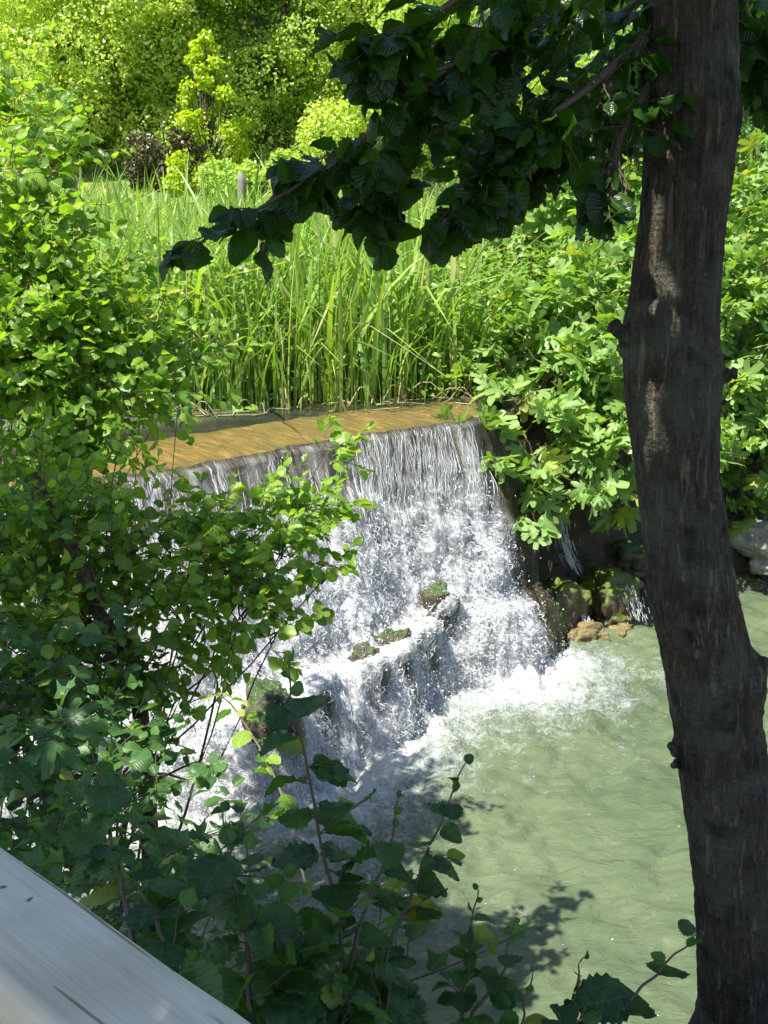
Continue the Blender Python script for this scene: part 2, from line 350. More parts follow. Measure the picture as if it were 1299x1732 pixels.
# ------------------------------------------------------------------ water surfaces
def foam_dist(x, y):                                        # metres from the foot of the fall
    s, q = SQ(x, y); q0 = foot_q(s); dq = q-q0; ds = np.maximum(np.maximum(-2.6-s, s-3.75), 0); return np.hypot(np.maximum(dq, 0), ds*1.2), dq
def foot_q(s): return .95+.16*np.sin(s*1.7+.6)+.10*np.sin(s*4.1)+.25*sstep(2.6, 1.2, s)*sstep(-1, .6, s)-.32*sstep(2.9, 3.9, s)
px_ = np.arange(-4.2, 8.0, .032); py_ = np.arange(3.6, 14.4, .032)
X, Y = np.meshgrid(px_, py_, indexing='ij'); fd, dq = foam_dist(X, Y)
turb = np.exp(-fd/1.3); wv = 0
cx, cy = W(1.2, .9)[:2]; R = np.hypot(X-cx, Y-cy)
wob = fbm(X*1.2, Y*1.2, 3.0, o=3)
for a_, lam, amp in ((0.3, .55, .010), (-.5, .37, .007), (-1.1, .24, .0045), (.9, .19, .003), (-.2, .8, .010)):
    wv = wv+amp*np.sin((X*math.cos(a_)+Y*math.sin(a_)+wob*.30)*2*PI/lam)*(.6+.8*vn(X*.9+a_*7, Y*.9))
wv = wv*1.5+.010*np.sin((R+wob*.35)*2*PI/.30)+.024*(1-2*np.abs(fbm(X*2.6+Y*1.0, Y*5-X, 1.0, o=4)))+turb*(.055*fbm(X*5, Y*5, 2.2, o=5)+.05*np.abs(fbm(X*9, Y*9, 5.0, o=3)))
wv = wv+.16*np.exp(-(fd/.32)**2)*(np.abs(fbm(X*7, Y*7, 8., o=4))-.25)
foam = np.clip(np.exp(-(fd/.58))*.92+.20*fbm(X*1.1, Y*1.1, 4., o=3)*np.exp(-fd/2.0), 0, 1)
k = M('pool_water'); p = k.pos(); fa = k.at('foam').outputs['Fac']
body = k.mix(k.ramp(k.noise(p, .8, 4, .6, .6), [(.3, 0), (.7, 1)]), (.070, .098, .052), (.112, .142, .075))
mv = k.n('VectorMath', operation='ADD'); k.L(p, mv.inputs[0]); nz3 = k.n('VectorMath', operation='SCALE'); k.L(k.noise(p, 5, 3, .6, 0, 'Color'), nz3.inputs[0]); nz3.inputs[3].default_value = .16; k.L(nz3.outputs[0], mv.inputs[1])
web = k.vor(mv.outputs[0], 13, 'DISTANCE_TO_EDGE'); web2 = k.vor(mv.outputs[0], 31, 'DISTANCE_TO_EDGE')
fil = k.math('MAXIMUM', k.ramp(web, [(.0, 1), (.12, 0)]), k.math('MULTIPLY', k.ramp(web2, [(.0, 1), (.16, 0)]), .8))
nn_ = k.noise(mv.outputs[0], 7, 10, .78)
fm = k.math('ADD', k.math('MULTIPLY', fa, 1.35), k.math('MULTIPLY', k.math('SUBTRACT', nn_, .62), 1.8))
full = k.ramp(fm, [(.10, 0), (.38, .35), (.70, .6), (1.0, 1)])
weak = k.math('MULTIPLY', k.math('MULTIPLY', fil, k.ramp(k.math('ADD', fa, k.math('SUBTRACT', nn_, .62)), [(.0, 0), (.35, 1)])), .75)
ff = k.math('MAXIMUM', full, weak, clamp=True)
k.L(k.mix(ff, body, (.66, .70, .71)), k.p.inputs['Base Color']); k.L(k.math('ADD', k.math('MULTIPLY', ff, .4), .05), k.p.inputs['Roughness']); k.p.inputs['IOR'].default_value = 1.33
rip = k.noise(k.pos((1, 2.2, 1), (0, 0, .5)), 8, 7, .62, .5); k.L(k.bump(k.math('ADD', rip, k.math('MULTIPLY', ff, .7)), .8, .04), k.p.inputs['Normal'])
MT['pool'] = k.m
tag(mesh_obj('pool_water', np.stack([X, Y, wv], -1), [grid_faces(len(px_), len(py_))], k.m, attrs={'foam': foam}), kind='structure')
Xb, Yb = np.meshgrid(np.array([8.03, 12, 18.5]), np.arange(3.6, 14.4, .3), indexing='ij')
tag(mesh_obj('river_water', np.stack([Xb, Yb, Xb*0], -1), [grid_faces(*Xb.shape)], k.m, attrs={'foam': Xb*0}), kind='structure')

# upper water, flowing over the crest
ss = np.arange(-6, 4.9, .06); qq = np.concatenate([np.arange(-5.5, -1.2, .07), np.arange(-1.2, -.02, .025)])
S, Q = np.meshgrid(ss, qq, indexing='ij'); P3 = W(S, Q, 0.0)
P3[..., 2] = ZU+.004*fbm(P3[..., 0]*3, P3[..., 1]*6, o=3)-.035*sstep(-1.1, -.05, Q)+.012*sstep(-1.2, -.2, Q)*fbm(S*5, Q*1.6, o=3)
k = M('upper_water'); k.p.inputs['Base Color'].default_value = (.09, .11, .07, 1); k.p.inputs['Roughness'].default_value = .03; k.p.inputs['IOR'].default_value = 1.33
rn = k.noise(k.pos((1, 1, 1)), 9, 3); k.L(k.bump(rn, .5, .02), k.p.inputs['Normal']); 
tr = k.n('BsdfTransparent'); tr.inputs[0].default_value = (.95, .93, .85, 1); ms = k.n('MixShader')
ms.inputs[0].default_value = .5; aq = k.at('deep').outputs['Fac']; fr = k.n('Fresnel'); fr.inputs[0].default_value = 1.33
k.L(k.math('MAXIMUM', k.math('ADD', k.math('MULTIPLY', aq, .85), .04), fr.outputs[0]), ms.inputs[0]); k.L(tr.outputs[0], ms.inputs[1]); k.L(k.p.outputs[0], ms.inputs[2]); k.L(ms.outputs[0], k.out.inputs[0])
tag(mesh_obj('upper_river_water', P3, [grid_faces(*S.shape)], k.m, attrs={'deep': sstep(-1.0, -1.55, Q+.12*fbm(S*1.5, Q, o=2))}), kind='structure')

# ------------------------------------------------------------------ the weir wall with its ochre crest
LS0, LS1 = -3.2, 4.15
def lip_q(s): return .05*np.sin(s*2.3)+.035*vn(s*5.0, s*0.)+.02*vn(s*14, s*0)
ZP = np.array([2.17, 2.12, 1.9, 1.5, 1.0, .72, .62, .58, .40, .1, -.45]); QP = np.array([0, .06, .12, .23, .40, .52, .60, .78, .90, .98, 1.05])
TP = np.concatenate([[0], np.cumsum(np.hypot(np.diff(ZP), np.diff(QP)))]); TL = TP[-1]
def s_of(u, v, z): c = PZ(u, v, z); return float(SQ(c[0], c[1])[0])
ROCKS = [(s_of(555, 1150, .35), 1.86, .15, .26), (s_of(635, 1135, .35), 1.84, .14, .24), (s_of(755, 1075, .5), 1.66, .17, .30), (s_of(755, 1150, .25), 1.95, .15, .15), (s_of(700, 1130, .3), 1.8, .15, .22), (s_of(450, 1180, .3), 1.85, .18, .24), (s_of(375, 1230, .3), 1.85, .2, .25), (s_of(840, 1080, .4), 1.8, .2, .08)]
BUMPS = ROCKS+[(1.3, 1.3, .25, .12), (-.7, 1.8, .25, .25), (3.6, 1.2, .3, .12), (2.0, .9, .3, .08), (.2, 1.1, .3, .1)]
def wall_pt(s, t, off=0.0):
    z = np.interp(t, TP, ZP); q = np.interp(t, TP, QP)*(foot_q(s)/.98); q = q+lip_q(s)*(1-t/TL)
    big = 0
    for bs, bt, br, ba in BUMPS:
        d2 = ((s-bs)/br)**2+((t-bt)/(br*1.0))**2; big = big+ba*np.exp(-d2**1.5)
    r = .05*fbm(s*3.0, t*3.0, 1., o=4)*sstep(.05, .5, t)
    q = q+(big*.55+r)+off; z = z+big*.50*sstep(.8, 1.6, t)+.02*fbm(s*5, t*5, 7., o=3)*sstep(.1, .5, t)+off*.3
    return W(s, q, 0)*np.array([1, 1, 0])+np.stack([z*0, z*0, z], -1)
weir = thing('weir', 'low weir across the stream with an ochre algae crest under the falling water', 'weir', (*W(1.2, -.5)[:2], 0))
s_ = np.arange(LS0, LS1, .022); t_ = np.linspace(0, TL, 150); S, T_ = np.meshgrid(s_, t_, indexing='ij')
k = M('wet_weir_face'); fs = k.at('fs').outputs['Fac']; ft = k.at('ft').outputs['Fac']; cv = k.n('CombineXYZ'); k.L(k.math('MULTIPLY', fs, 9.), cv.inputs[0]); k.L(k.math('MULTIPLY', ft, 1.3), cv.inputs[1])
st = k.noise(cv.outputs[0], 1.6, 7, .65); b = k.noise(k.pos(), 17, 8, .7)
c = k.ramp(st, [(.30, (.015, .012, .009)), (.48, (.04, .032, .018)), (.62, (.075, .075, .025)), (.78, (.15, .11, .045))]); c = k.mix(k.ramp(b, [(.5, 0), (.7, .8)]), c, (.025, .02, .015))
k.L(c, k.p.inputs['Base Color']); k.p.inputs['Roughness'].default_value = .3; k.L(k.bump(k.math('ADD', st, b), .8, .04), k.p.inputs['Normal'])
mesh_obj('stone_face', wall_pt(S, T_), [grid_faces(*S.shape)], k.m, weir, attrs={'fs': S, 'ft': T_})
# crest: broad shallow band rounding over the edge with a ragged fringe of algae
cq = np.concatenate([np.linspace(-1.7, -.1, 60), np.linspace(-.08, 0, 6)]); dn = np.linspace(0, 1, 22)[1:]
S, K = np.meshgrid(s_, np.arange(len(cq)+len(dn)), indexing='ij'); Qc = np.zeros(S.shape); Zc = np.zeros(S.shape); nq = len(cq)
fr_ = .11+.22*np.clip(vn(s_*2.2, s_*0+2)+.25, 0, 1)+.09*vn(s_*17, s_*0)+.06*vn(s_*44, s_*0); fr_ = np.clip(fr_, .03, .5)
Qc[:, :nq] = cq[None]+lip_q(s_)[:, None]*sstep(-.5, 0, cq)[None]; Zc[:, :nq] = 2.150-.02*sstep(-.4, 0, cq)[None]-.35*sstep(-1.0, -1.7, cq)[None]+.010*fbm(S[:, :nq]*6, cq[None]*2.2+S[:, :nq]*0, o=4)
Qc[:, nq:] = lip_q(s_)[:, None]+.035*np.sin(dn*PI/2)[None]+np.interp(fr_[:, None]*dn[None], [0, .3, .6], [0, .045, .14]); Zc[:, nq:] = 2.130-fr_[:, None]*(1-np.cos(dn*PI/2))[None]*1.3
Qc[:, nq:] += .012*vn(S[:, nq:]*30, dn[None]*2+S[:, nq:]*0)
P3 = W(S, Qc, 0); P3[..., 2] = Zc
k = M('ochre_algae'); fs = k.at('fs').outputs['Fac']; ft = k.at('ft').outputs['Fac']; cv = k.n('CombineXYZ'); k.L(k.math('MULTIPLY', fs, 14.), cv.inputs[0]); k.L(k.math('MULTIPLY', ft, 2.6), cv.inputs[1])
st = k.noise(cv.outputs[0], 1.3, 7, .7, .8); st2 = k.noise(k.pos(), 2.2, 4, .6)
c = k.ramp(st, [(.30, (.10, .062, .016)), (.5, (.24, .16, .045)), (.68, (.42, .31, .11))]); c = k.mix(k.ramp(st2, [(.42, 0), (.62, .6)]), c, (.16, .13, .035))
c = k.mix(k.math('MULTIPLY', k.ramp(k.math('ADD', ft, 1.0), [(.72, 0), (.98, 1)]), k.ramp(st2, [(.35, .25), (.6, .9)])), c, (.115, .095, .025)); c = k.mix(k.ramp(ft, [(.0, 0), (.05, 1)]), c, k.ramp(st, [(.3, (.03, .03, .008)), (.6, (.13, .115, .02)), (.75, (.25, .2, .05))]))
k.L(c, k.p.inputs['Base Color']); k.p.inputs['Roughness'].default_value = .25; k.L(k.bump(st, .8, .03), k.p.inputs['Normal'])
mesh_obj('crest', P3, [grid_faces(*S.shape)], k.m, weir, attrs={'fs': S, 'ft': Qc})

# ------------------------------------------------------------------ the falling water: several torn sheets, strands and drops
def density(s, t):                                         # how much water runs at s; the right end only trickles
    a = sstep(-3.2, -2.6, s)*(1-sstep(3.38, 3.66, s-.12*sstep(.3, 1.5, t)))
    a = np.maximum(a, .75*(vn(s*13+t*.5, t*.8) > .28)*(s > 3.3)*(s < 4.1)*(t < 1.9)); dk = 1
    for i, (bs, bt, br, ba) in enumerate(ROCKS[:7]):
        dk = dk*(1-(.95, .95, .9, .8, .5, .8, .8)[i]*np.exp(-((s-bs)/(br*.62))**4-((t-bt-.20)/.20)**4)*(.75+.5*vn(s*14, t*5)))
    dk = dk*(1-.6*np.exp(-((s-3.75)/.25)**2)*(vn(s*9, t*2.)>-.1))*(1-.5*np.exp(-((t-.25)/.25)**2)*(vn(s*7, t*1.1)>.1))
    return np.clip(a*dk, 0, 1)
def sheet_mat(name, seed, lo, hi, sw, tl):
    k = M(name); fs = k.at('fs').outputs['Fac']; ft = k.at('ft').outputs['Fac']; dn_ = k.at('dens').outputs['Fac']
    def vec(a, b_):
        c = k.n('CombineXYZ'); k.L(k.math('MULTIPLY', fs, a), c.inputs[0]); k.L(k.math('MULTIPLY', ft, b_), c.inputs[1]); c.inputs[2].default_value = seed
        d = k.n('VectorMath', operation='ADD'); k.L(c.outputs[0], d.inputs[0]); e = k.n('VectorMath', operation='SCALE'); k.L(k.noise(c.outputs[0], .9, 3, .6, 0, 'Color'), e.inputs[0]); e.inputs[3].default_value = .9; k.L(e.outputs[0], d.inputs[1]); return d.outputs[0]
    streak = k.noise(vec(sw, tl), 1.0, 7, .68, .5)
    web = k.vor(vec(30, 13), 1.0, 'DISTANCE_TO_EDGE'); web2 = k.vor(vec(62, 30), 1.0, 'DISTANCE_TO_EDGE')
    fil = k.math('MAXIMUM', k.ramp(web, [(.0, 1), (.10, 0)]), k.ramp(web2, [(.0, .9), (.13, 0)]))
    down = k.ramp(k.math('MULTIPLY', ft, 1/TL), [(.0, .0), (.14, .12), (.28, .55), (.38, .85), (.62, 1), (.75, .8), (1, 1)])
    clump = k.noise(vec(5.5, 2.2), 1.0, 4, .6)
    x_ = k.math('ADD', k.math('MULTIPLY', streak, .8), k.math('MULTIPLY', fil, k.math('MULTIPLY', down, .30)))
    x_ = k.math('ADD', x_, k.math('MULTIPLY', k.math('SUBTRACT', clump, .5), .80)); x_ = k.math('ADD', x_, k.math('MULTIPLY', k.math('SUBTRACT', down, .25), .20))
    veil = k.math('MULTIPLY', k.ramp(k.noise(vec(9, .9), 1.0, 5, .55, .3), [(.42, 0), (.72, 1)]), k.ramp(down, [(0, .15), (1, .75)]))
    al = k.math('MULTIPLY', k.math('MAXIMUM', k.ramp(x_, [(lo, 0), (hi, 1)]), veil), dn_, clamp=True)
    k.p.inputs['Base Color'].default_value = (.95, .96, .97, 1); k.p.inputs['Roughness'].default_value = .22; k.p.inputs['Specular IOR Level'].default_value = .8
    k.L(k.bump(x_, 1.0, .03), k.p.inputs['Normal'])
    t = k.n('BsdfTranslucent'); t.inputs[0].default_value = (.85, .9, .92, 1); m1 = k.n('MixShader'); m1.inputs[0].default_value = .45; k.L(k.p.outputs[0], m1.inputs[1]); k.L(t.outputs[0], m1.inputs[2])
    tr = k.n('BsdfTransparent'); m2 = k.n('MixShader'); k.L(al, m2.inputs[0]); k.L(tr.outputs[0], m2.inputs[1]); k.L(m1.outputs[0], m2.inputs[2]); k.L(m2.outputs[0], k.out.inputs[0]); return k.m
fall = thing('waterfall', 'white sheet of water tumbling over the ochre weir crest into the pool', 'waterfall', (*W(1.2, .5)[:2], 0)); fall['kind'] = 'structure'
del fall['category']
s2 = np.arange(LS0, LS1, .016); t2 = np.linspace(.03, TL*.985, 170); S, T_ = np.meshgrid(s2, t2, indexing='ij')
for i, (off, lo, hi, sw, tl) in enumerate(((.018, .46, .62, 26, 2.0), (.05, .53, .66, 22, 3.2), (.085, .60, .72, 26, 5.0))):
    rough_ = (.012+.03*sstep(.3, 1.2, T_))*fbm(S*11+i*31, T_*(3.5)+i*7, i*3., o=4)+.02*sstep(.4, 1.2, T_)*fbm(S*30, T_*20+i*9, i*5., o=2)
    P3 = wall_pt(S, T_, off*sstep(0, .5, T_)+rough_)
    mesh_obj('water_sheet', P3, [grid_faces(*S.shape)], sheet_mat('falling_water_%d' % i, i*11.3, lo, hi, sw, tl), fall, attrs={'fs': S, 'ft': T_, 'dens': density(S, T_)})
k = M('white_water'); k.p.inputs['Base Color'].default_value = (.95, .96, .97, 1); k.p.inputs['Roughness'].default_value = .12; k.p.inputs['Specular IOR Level'].default_value = 1.0
t = k.n('BsdfTranslucent'); t.inputs[0].default_value = (.9, .93, .95, 1); m1 = k.n('MixShader'); m1.inputs[0].default_value = .5; k.L(k.p.outputs[0], m1.inputs[1]); k.L(t.outputs[0], m1.inputs[2]); k.L(m1.outputs[0], k.out.inputs[0])
MT['white'] = k.m
# strands
def strands(n, seed):
    r = np.random.default_rng(seed); s0 = r.uniform(-3, 4.3, n*2); t0 = r.beta(1.5, 1.2, n*2)*TL*.93+.03; keep = r.random(n*2) < density(s0, t0)*(.4+.6*sstep(0, .6, t0)); s0, t0 = s0[keep][:n], t0[keep][:n]; n = len(s0)
    ln = r.uniform(.015, .07, n)*(1+2.2*(t0 < .55)); m = 6; f = np.linspace(0, 1, m)
    lat = r.normal(0, .10, n)*sstep(.1, .8, t0); arc = r.uniform(-.01, .07, n)*sstep(.2, 1, t0); base = r.uniform(.01, .10, n)*sstep(0, .5, t0)+.008
    Sx = s0[:, None]+(lat*ln*4)[:, None]*f+.012*np.sin(f*9+s0[:, None]*50)*sstep(.2, .8, t0)[:, None]; Tx = np.clip(t0[:, None]+ln[:, None]*f, 0, TL)
    O = base[:, None]+arc[:, None]*4*f*(1-f); C = wall_pt(Sx, Tx, O)
    wd = (r.uniform(.0012, .0042, n))[:, None]*(np.sin(PI*np.clip(f*.9+.08, 0, 1))**.7)[None]
    tang = nrm(np.gradient(C, axis=1)); rd = nrm(r.normal(size=(n, 1, 3))); a = nrm(np.cross(tang, rd)); b_ = np.cross(tang, a)
    V = np.stack([C+a*wd[..., None], C-a*wd[..., None]*.5+b_*wd[..., None]*.86, C-a*wd[..., None]*.5-b_*wd[..., None]*.86], 2)
    base_i = (np.arange(n)*m*3)[:, None, None]; F = grid_faces(m, 3, True)[None]+base_i; return V.reshape(-1, 3), F.reshape(-1, 4)
V, F = strands(10000, 3)
r_ = np.random.default_rng(9); n = 2800; s0 = r_.uniform(-3, 3.6, n); s0 = s0[vn(s0*6, s0*0+3.)+.8*vn(s0*23, s0*0) > .0]; n = len(s0); t0 = r_.uniform(0., .7, n)**1.2; ln = r_.uniform(.08, .30, n); f = np.linspace(0, 1, 8)
Sx = s0[:, None]+.008*np.sin(f*7+s0[:, None]*40); Tx = t0[:, None]+ln[:, None]*f; Cc = wall_pt(Sx, Tx, .045+.05*f*ln[:, None]+r_.uniform(0, .03, n)[:, None]); wd = r_.uniform(.0008, .0026, n)[:, None]*np.sin(PI*(f*.9+.06))[None]
ea = np.array([E[0], E[1], 0]); eb = np.array([N2[0], N2[1], 0.]); V2 = np.stack([Cc+ea*wd[..., None], Cc-ea*wd[..., None]*.5+eb*wd[..., None]*.86, Cc-ea*wd[..., None]*.5-eb*wd[..., None]*.86], 2).reshape(-1, 3)
F2 = (grid_faces(8, 3, True)[None]+(np.arange(n)*24)[:, None, None]).reshape(-1, 4)+len(V); V = np.concatenate([V, V2]); F = np.concatenate([F, F2])
mesh_obj('water_strands', V, [F], MT['white'], fall)['kind'] = 'stuff'
def drops(n, seed):
    r = np.random.default_rng(seed); s0 = r.uniform(-3, 4.4, n); t0 = TL*(r.beta(2.2, 1.1, n)); kp = r.random(n) < density(s0, t0); s0, t0 = s0[kp], t0[kp]
    o = r.exponential(.09, len(s0))*sstep(0, 1, t0)+.02; C = wall_pt(s0, t0, o); C[:, 2] += r.exponential(.05, len(s0))*(t0 > 1.2)
    n2 = n//3; s1 = r.uniform(-2.6, 4.2, n2); q1 = foot_q(s1)+r.normal(0.02, .16, n2); C2 = W(s1, q1, 0); C2[:, 2] = r.exponential(.09, n2)
    C = np.concatenate([C, C2]); R_ = r.uniform(.0012, .0042, len(C))*(1+1.2*(r.random(len(C)) < .06))
    O = np.array([(1, 0, 0), (-1, 0, 0), (0, 1, 0), (0, -1, 0), (0, 0, 1.4), (0, 0, -1.4)]); F = np.array([(0, 2, 4), (2, 1, 4), (1, 3, 4), (3, 0, 4), (2, 0, 5), (1, 2, 5), (3, 1, 5), (0, 3, 5)])
    return (C[:, None]+O[None]*R_[:, None, None]).reshape(-1, 3), (F[None]+(np.arange(len(C))*6)[:, None, None]).reshape(-1, 3)
V, F = drops(24000, 5)
tag(mesh_obj('spray', V, [F], MT['white']), 'fine white spray drops flying off the waterfall', 'spray', kind='stuff')

n = 9000; x = rng.uniform(-2.5, 6, n); y = rng.uniform(4.6, 12.5, n); fdd, dqq = foam_dist(x, y); kp = (rng.random(n) < np.exp(-fdd/.7)*.9+.008) & (dqq > 0) & (sdpoly(x, y) < -.1) & (vn(x*4, y*4, 2.) > -.1+.0*x); x, y = x[kp], y[kp]
ii = np.clip(((x+4.2)/.032).astype(int), 0, len(px_)-1); jj = np.clip(((y-3.6)/.032).astype(int), 0, len(py_)-1); z = wv[ii, jj]; n = len(x)
az_ = rng.uniform(0, 2*PI, (n, 6)); az_.sort(axis=1); rr_ = rng.uniform(.002, .0065, (n, 1))*rng.uniform(.6, 1.4, (n, 6)); V = np.stack([x[:, None]+rr_*np.cos(az_), y[:, None]+rr_*np.sin(az_), z[:, None]+.003+0*az_], -1); V = np.concatenate([np.stack([x, y, z+.007], -1)[:, None], V], 1)
F = np.array([(0, 1+i, 1+(i+1) % 6) for i in range(6)])[None]+(np.arange(n)*7)[:, None, None]
tag(mesh_obj('sparkle_flecks', V, [F.reshape(-1, 3)], MT['white']), 'small white foam flecks added to the green pool as sparkle', 'foam', kind='stuff')  # white flecks scattered on the water to imitate sparkle
# ------------------------------------------------------------------ rocks
def rock(name, c, r, mat, label, seed, cat='rock', group=None, amp=.28):
    n = 40; th = np.linspace(0, 2*PI, n*2, endpoint=False); ph = np.linspace(.001, PI-.001, n); PH, TH = np.meshgrid(ph, th, indexing='ij')
    d = np.stack([np.sin(PH)*np.cos(TH), np.sin(PH)*np.sin(TH), np.cos(PH)], -1); e = np.sign(d)*np.abs(d)**.72; e = nrm(e)*np.linalg.norm(e, axis=-1, keepdims=True)**.6
    f = 1+amp*fbm(d[..., 0]*1.3+seed*3.1, d[..., 1]*1.3+seed, d[..., 2]*1.3, o=3)+.07*fbm(d[..., 0]*6+seed, d[..., 1]*6, d[..., 2]*6, o=3)
    V = e*f[..., None]*np.array(r)*.95; o = mesh_obj(name, V, [grid_faces(n, 2*n, True)], MT[mat]); o.location = [float(x) for x in c]; o.rotation_euler = (0, 0, seed*1.7)
    tag(o, label, cat, group)
rock('rock', PZ(948, 1040, .2)+np.array([0, .0, 0]), (.28, .25, .36), 'rock_moss', 'bright green mossy boulder at the right foot of the waterfall', 1)
rock('rock', PZ(985, 1075, .02)+np.array([0, -.08, 0]), (.23, .17, .17), 'rock_ochre', 'yellow ochre wet rock low at the waterline below the mossy boulder', 2)
rock('rock', PZ(1035, 1015, .22)+np.array([0, .05, 0]), (.33, .27, .27), 'rock_moss', 'dark brown mossy rock between the green boulder and the tree trunk', 3)
rock('rock', PZ(1070, 960, .45)+np.array([0, .25, 0]), (.30, .28, .22), 'rock_dark', 'smooth brown boulder half hidden behind the tree trunk', 4)
rock('rock', PZ(1045, 1062, .0), (.18, .12, .08), 'rock_ochre', 'small flat ochre rock awash beside the trunk', 5)
rock('rock', PZ(985, 985, .35)+np.array([0, .3, 0]), (.35, .18, .10), 'rock_moss', 'flat mossy slab under the thin trickle of water', 6)
rock('rock', PZ(1275, 915, .55)+np.array([.1, .2, 0]), (.34, .28, .20), 'rock_grey', 'large pale grey stone on the far bank right of the trunk', 7)
rock('rock', PZ(1250, 935, .30)+np.array([0, .0, 0]), (.18, .17, .20), 'rock_grey', 'round sunlit pale stone touching the right edge of the trunk', 8)
rock('rock', PZ(1305, 950, .28), (.2, .18, .16), 'rock_grey', 'pale stone at the right edge of the photo above the dark hollow', 9)
rock('rock', PZ(1215, 890, .75)+np.array([0, .25, 0]), (.16, .14, .09), 'rock_grey', 'small grey stone at the top of the far bank beside the trunk', 10)
rock('rock', PZ(1240, 985, .03), (.30, .2, .10), 'rock_dark', 'dark low stone in the shade at the far waterline', 11)
rock('rock', PZ(1190, 950, .2)+np.array([0, .25, 0]), (.4, .3, .3), 'rock_dark', 'dark stone of the far bank behind the trunk', 12)
for i, (ri, dt, r_, lb) in enumerate([(0, .12, (.15, .14, .24), 'dark wet rock in white water, leftmost of three at the fall'), (1, .12, (.14, .13, .22), 'brown wet rock standing between two others in the foam'), (2, .05, (.17, .15, .18), 'green topped wet rock breaking the fall on the right'), (6, .1, (.22, .2, .26), 'black wet rock at the left foot of the fall behind the leaves')]):
    c = wall_pt(np.array(ROCKS[ri][0]), np.array(ROCKS[ri][1]+dt), (-.135, -.135, -.115, -.13)[i]); rock('rock', c, r_, 'rock_dark', lb, 20+i, amp=.4)
# fallen leaf
L1 = Leaves(); c = PZ(1262, 984, .06)
for i in range(3): L1.add(c+np.array([.03*i-.03, .02*i, .02*i]), nrm(rv()*np.array([1, 1, .2])), UP+rv(.4), .14)
MT['brown_leaf'] = leaf_mat('fallen_leaf', (.55, .30, .16), (.65, .4, .24), trans=.1)
tag(L1.build('fallen_leaf', T_FIG, MT['brown_leaf']), 'orange brown fallen leaf lying on the dark far waterline', 'leaf')

# ------------------------------------------------------------------ reeds
T_BLADE_N = 8
def blades(pts, h, wd, lean, seed, kink=.12):
    r = np.random.default_rng(seed); n = len(pts); m = T_BLADE_N; f = np.linspace(0, 1, m)[None]
    az = r.uniform(0, 2*PI, n); ld = np.stack([np.cos(az), np.sin(az), az*0], -1); ln = (lean*r.gamma(1.6, .6, n))[:, None]
    bend = f**2.2*ln; dropf = np.where(r.random(n) < kink, r.uniform(.5, .8, n), 2.)[:, None]; over = np.clip(f-dropf, 0, 1)
    hz = h[:, None]*(f-over*1.5-.25*bend*f); hx = h[:, None]*(bend+over*.9)
    C = pts[:, None]+ld[:, None]*hx[..., None]; C[..., 2] += hz
    wv_ = wd[:, None]*np.clip(1.15-f**3*1.15, .02, 1)*(1-.35*(1-f)**3); fa = r.uniform(0, PI, n); sd = np.stack([np.cos(fa), np.sin(fa), fa*0], -1)[:, None]
    nr_ = np.cross(sd, np.array([0, 0, 1.])); V = np.stack([C-sd*wv_[..., None]*.5, C+nr_*wv_[..., None]*.16, C+sd*wv_[..., None]*.5], 2)
    A = np.zeros((n, m, 3, 4)); A[..., 1] = f[..., None]; A[..., 2] = r.random(n)[:, None, None]; A[..., 3] = r.random(n)[:, None, None]
    F = (grid_faces(m, 3)[None]+(np.arange(n)*m*3)[:, None, None]).reshape(-1, 4); return V.reshape(-1, 3), F, A.reshape(-1, 4)
def rpts(x0, x1, y0, y1, n, seed, dmin=.0):
    r = np.random.default_rng(seed); x = r.uniform(x0, x1, n); y = r.uniform(y0, y1, n); return x, y
x = rng.uniform(-9, 3.2, 16000); y = 10.4+rng.random(16000)**1.25*17
ok = (y > reedline(x)+.15+.25*vn(x*2, x*0)) & (x > -1.2-.36*y) & (vn(x*1.1, y*.8, 5.) > -.45) & ~((x > .9) & (y < 14.5)) & ~((x > 2.2+.02*y))
x, y = x[ok], y[ok]; z = ground_z(x, y)-.05; hh = rng.uniform(1.1, 2.1, len(x))*(1+.15*vn(x, y, 3.))*np.where(y > 20, .85, 1); cap = 3.98-z+.16*vn(x*1.3, y)+.25*sstep(14, 11, y); hh = np.where((hh > cap) & (rng.random(len(x)) < .88), np.maximum(cap*rng.uniform(.8, 1.1, len(x)), .3), hh*np.where(rng.random(len(x)) < .1, 1.25, 1))
V, F, A = blades(np.stack([x, y, z], -1), hh, rng.uniform(.032, .070, len(x)), .44, 11)
tag(mesh_obj('reeds', V, [F], MT['reed'], None, A), 'dense bed of tall green reeds growing behind the weir', 'reeds', kind='stuff')
# dry flower stalks and dead blades
n = 260; x = rng.uniform(-6, 1.5, n); y = reedline(x)+.1+rng.random(n)**1.5*8; z = ground_z(x, y)
V, F, A = blades(np.stack([x, y, z], -1), rng.uniform(.5, 2.0, n), np.full(n, .014), .25, 12)
tag(mesh_obj('dry_reeds', V, [F], MT['reed_dry'], None, A), 'straw coloured dead reed blades among the green ones', 'reeds', kind='stuff')
# floating dead blades at the water's edge
n = 80; x = rng.uniform(-3.6, .9, n); y = reedline(x)+rng.normal(-.05, .16, n); p0 = np.stack([x, y, np.full(n, ZU+.012)], -1); az = rng.uniform(0, 2*PI, n)
q_ = Tubes()
for i in range(n):
    d = np.array([math.cos(az[i]), math.sin(az[i])*.6, 0]); L_ = rng.uniform(.12, .5); rise = rng.uniform(0, .22)*(rng.random() < .5)
    q_.add(curve([p0[i], p0[i]+d*L_*.5+UP*rise, p0[i]+d*L_+UP*.0], 6), np.linspace(.008, .003, 6), 4)
tag(q_.build('fallen_reed_litter', MT['reed_dry']), 'pale fallen reed blades lying at the edge of the upper water', 'reeds', kind='stuff')
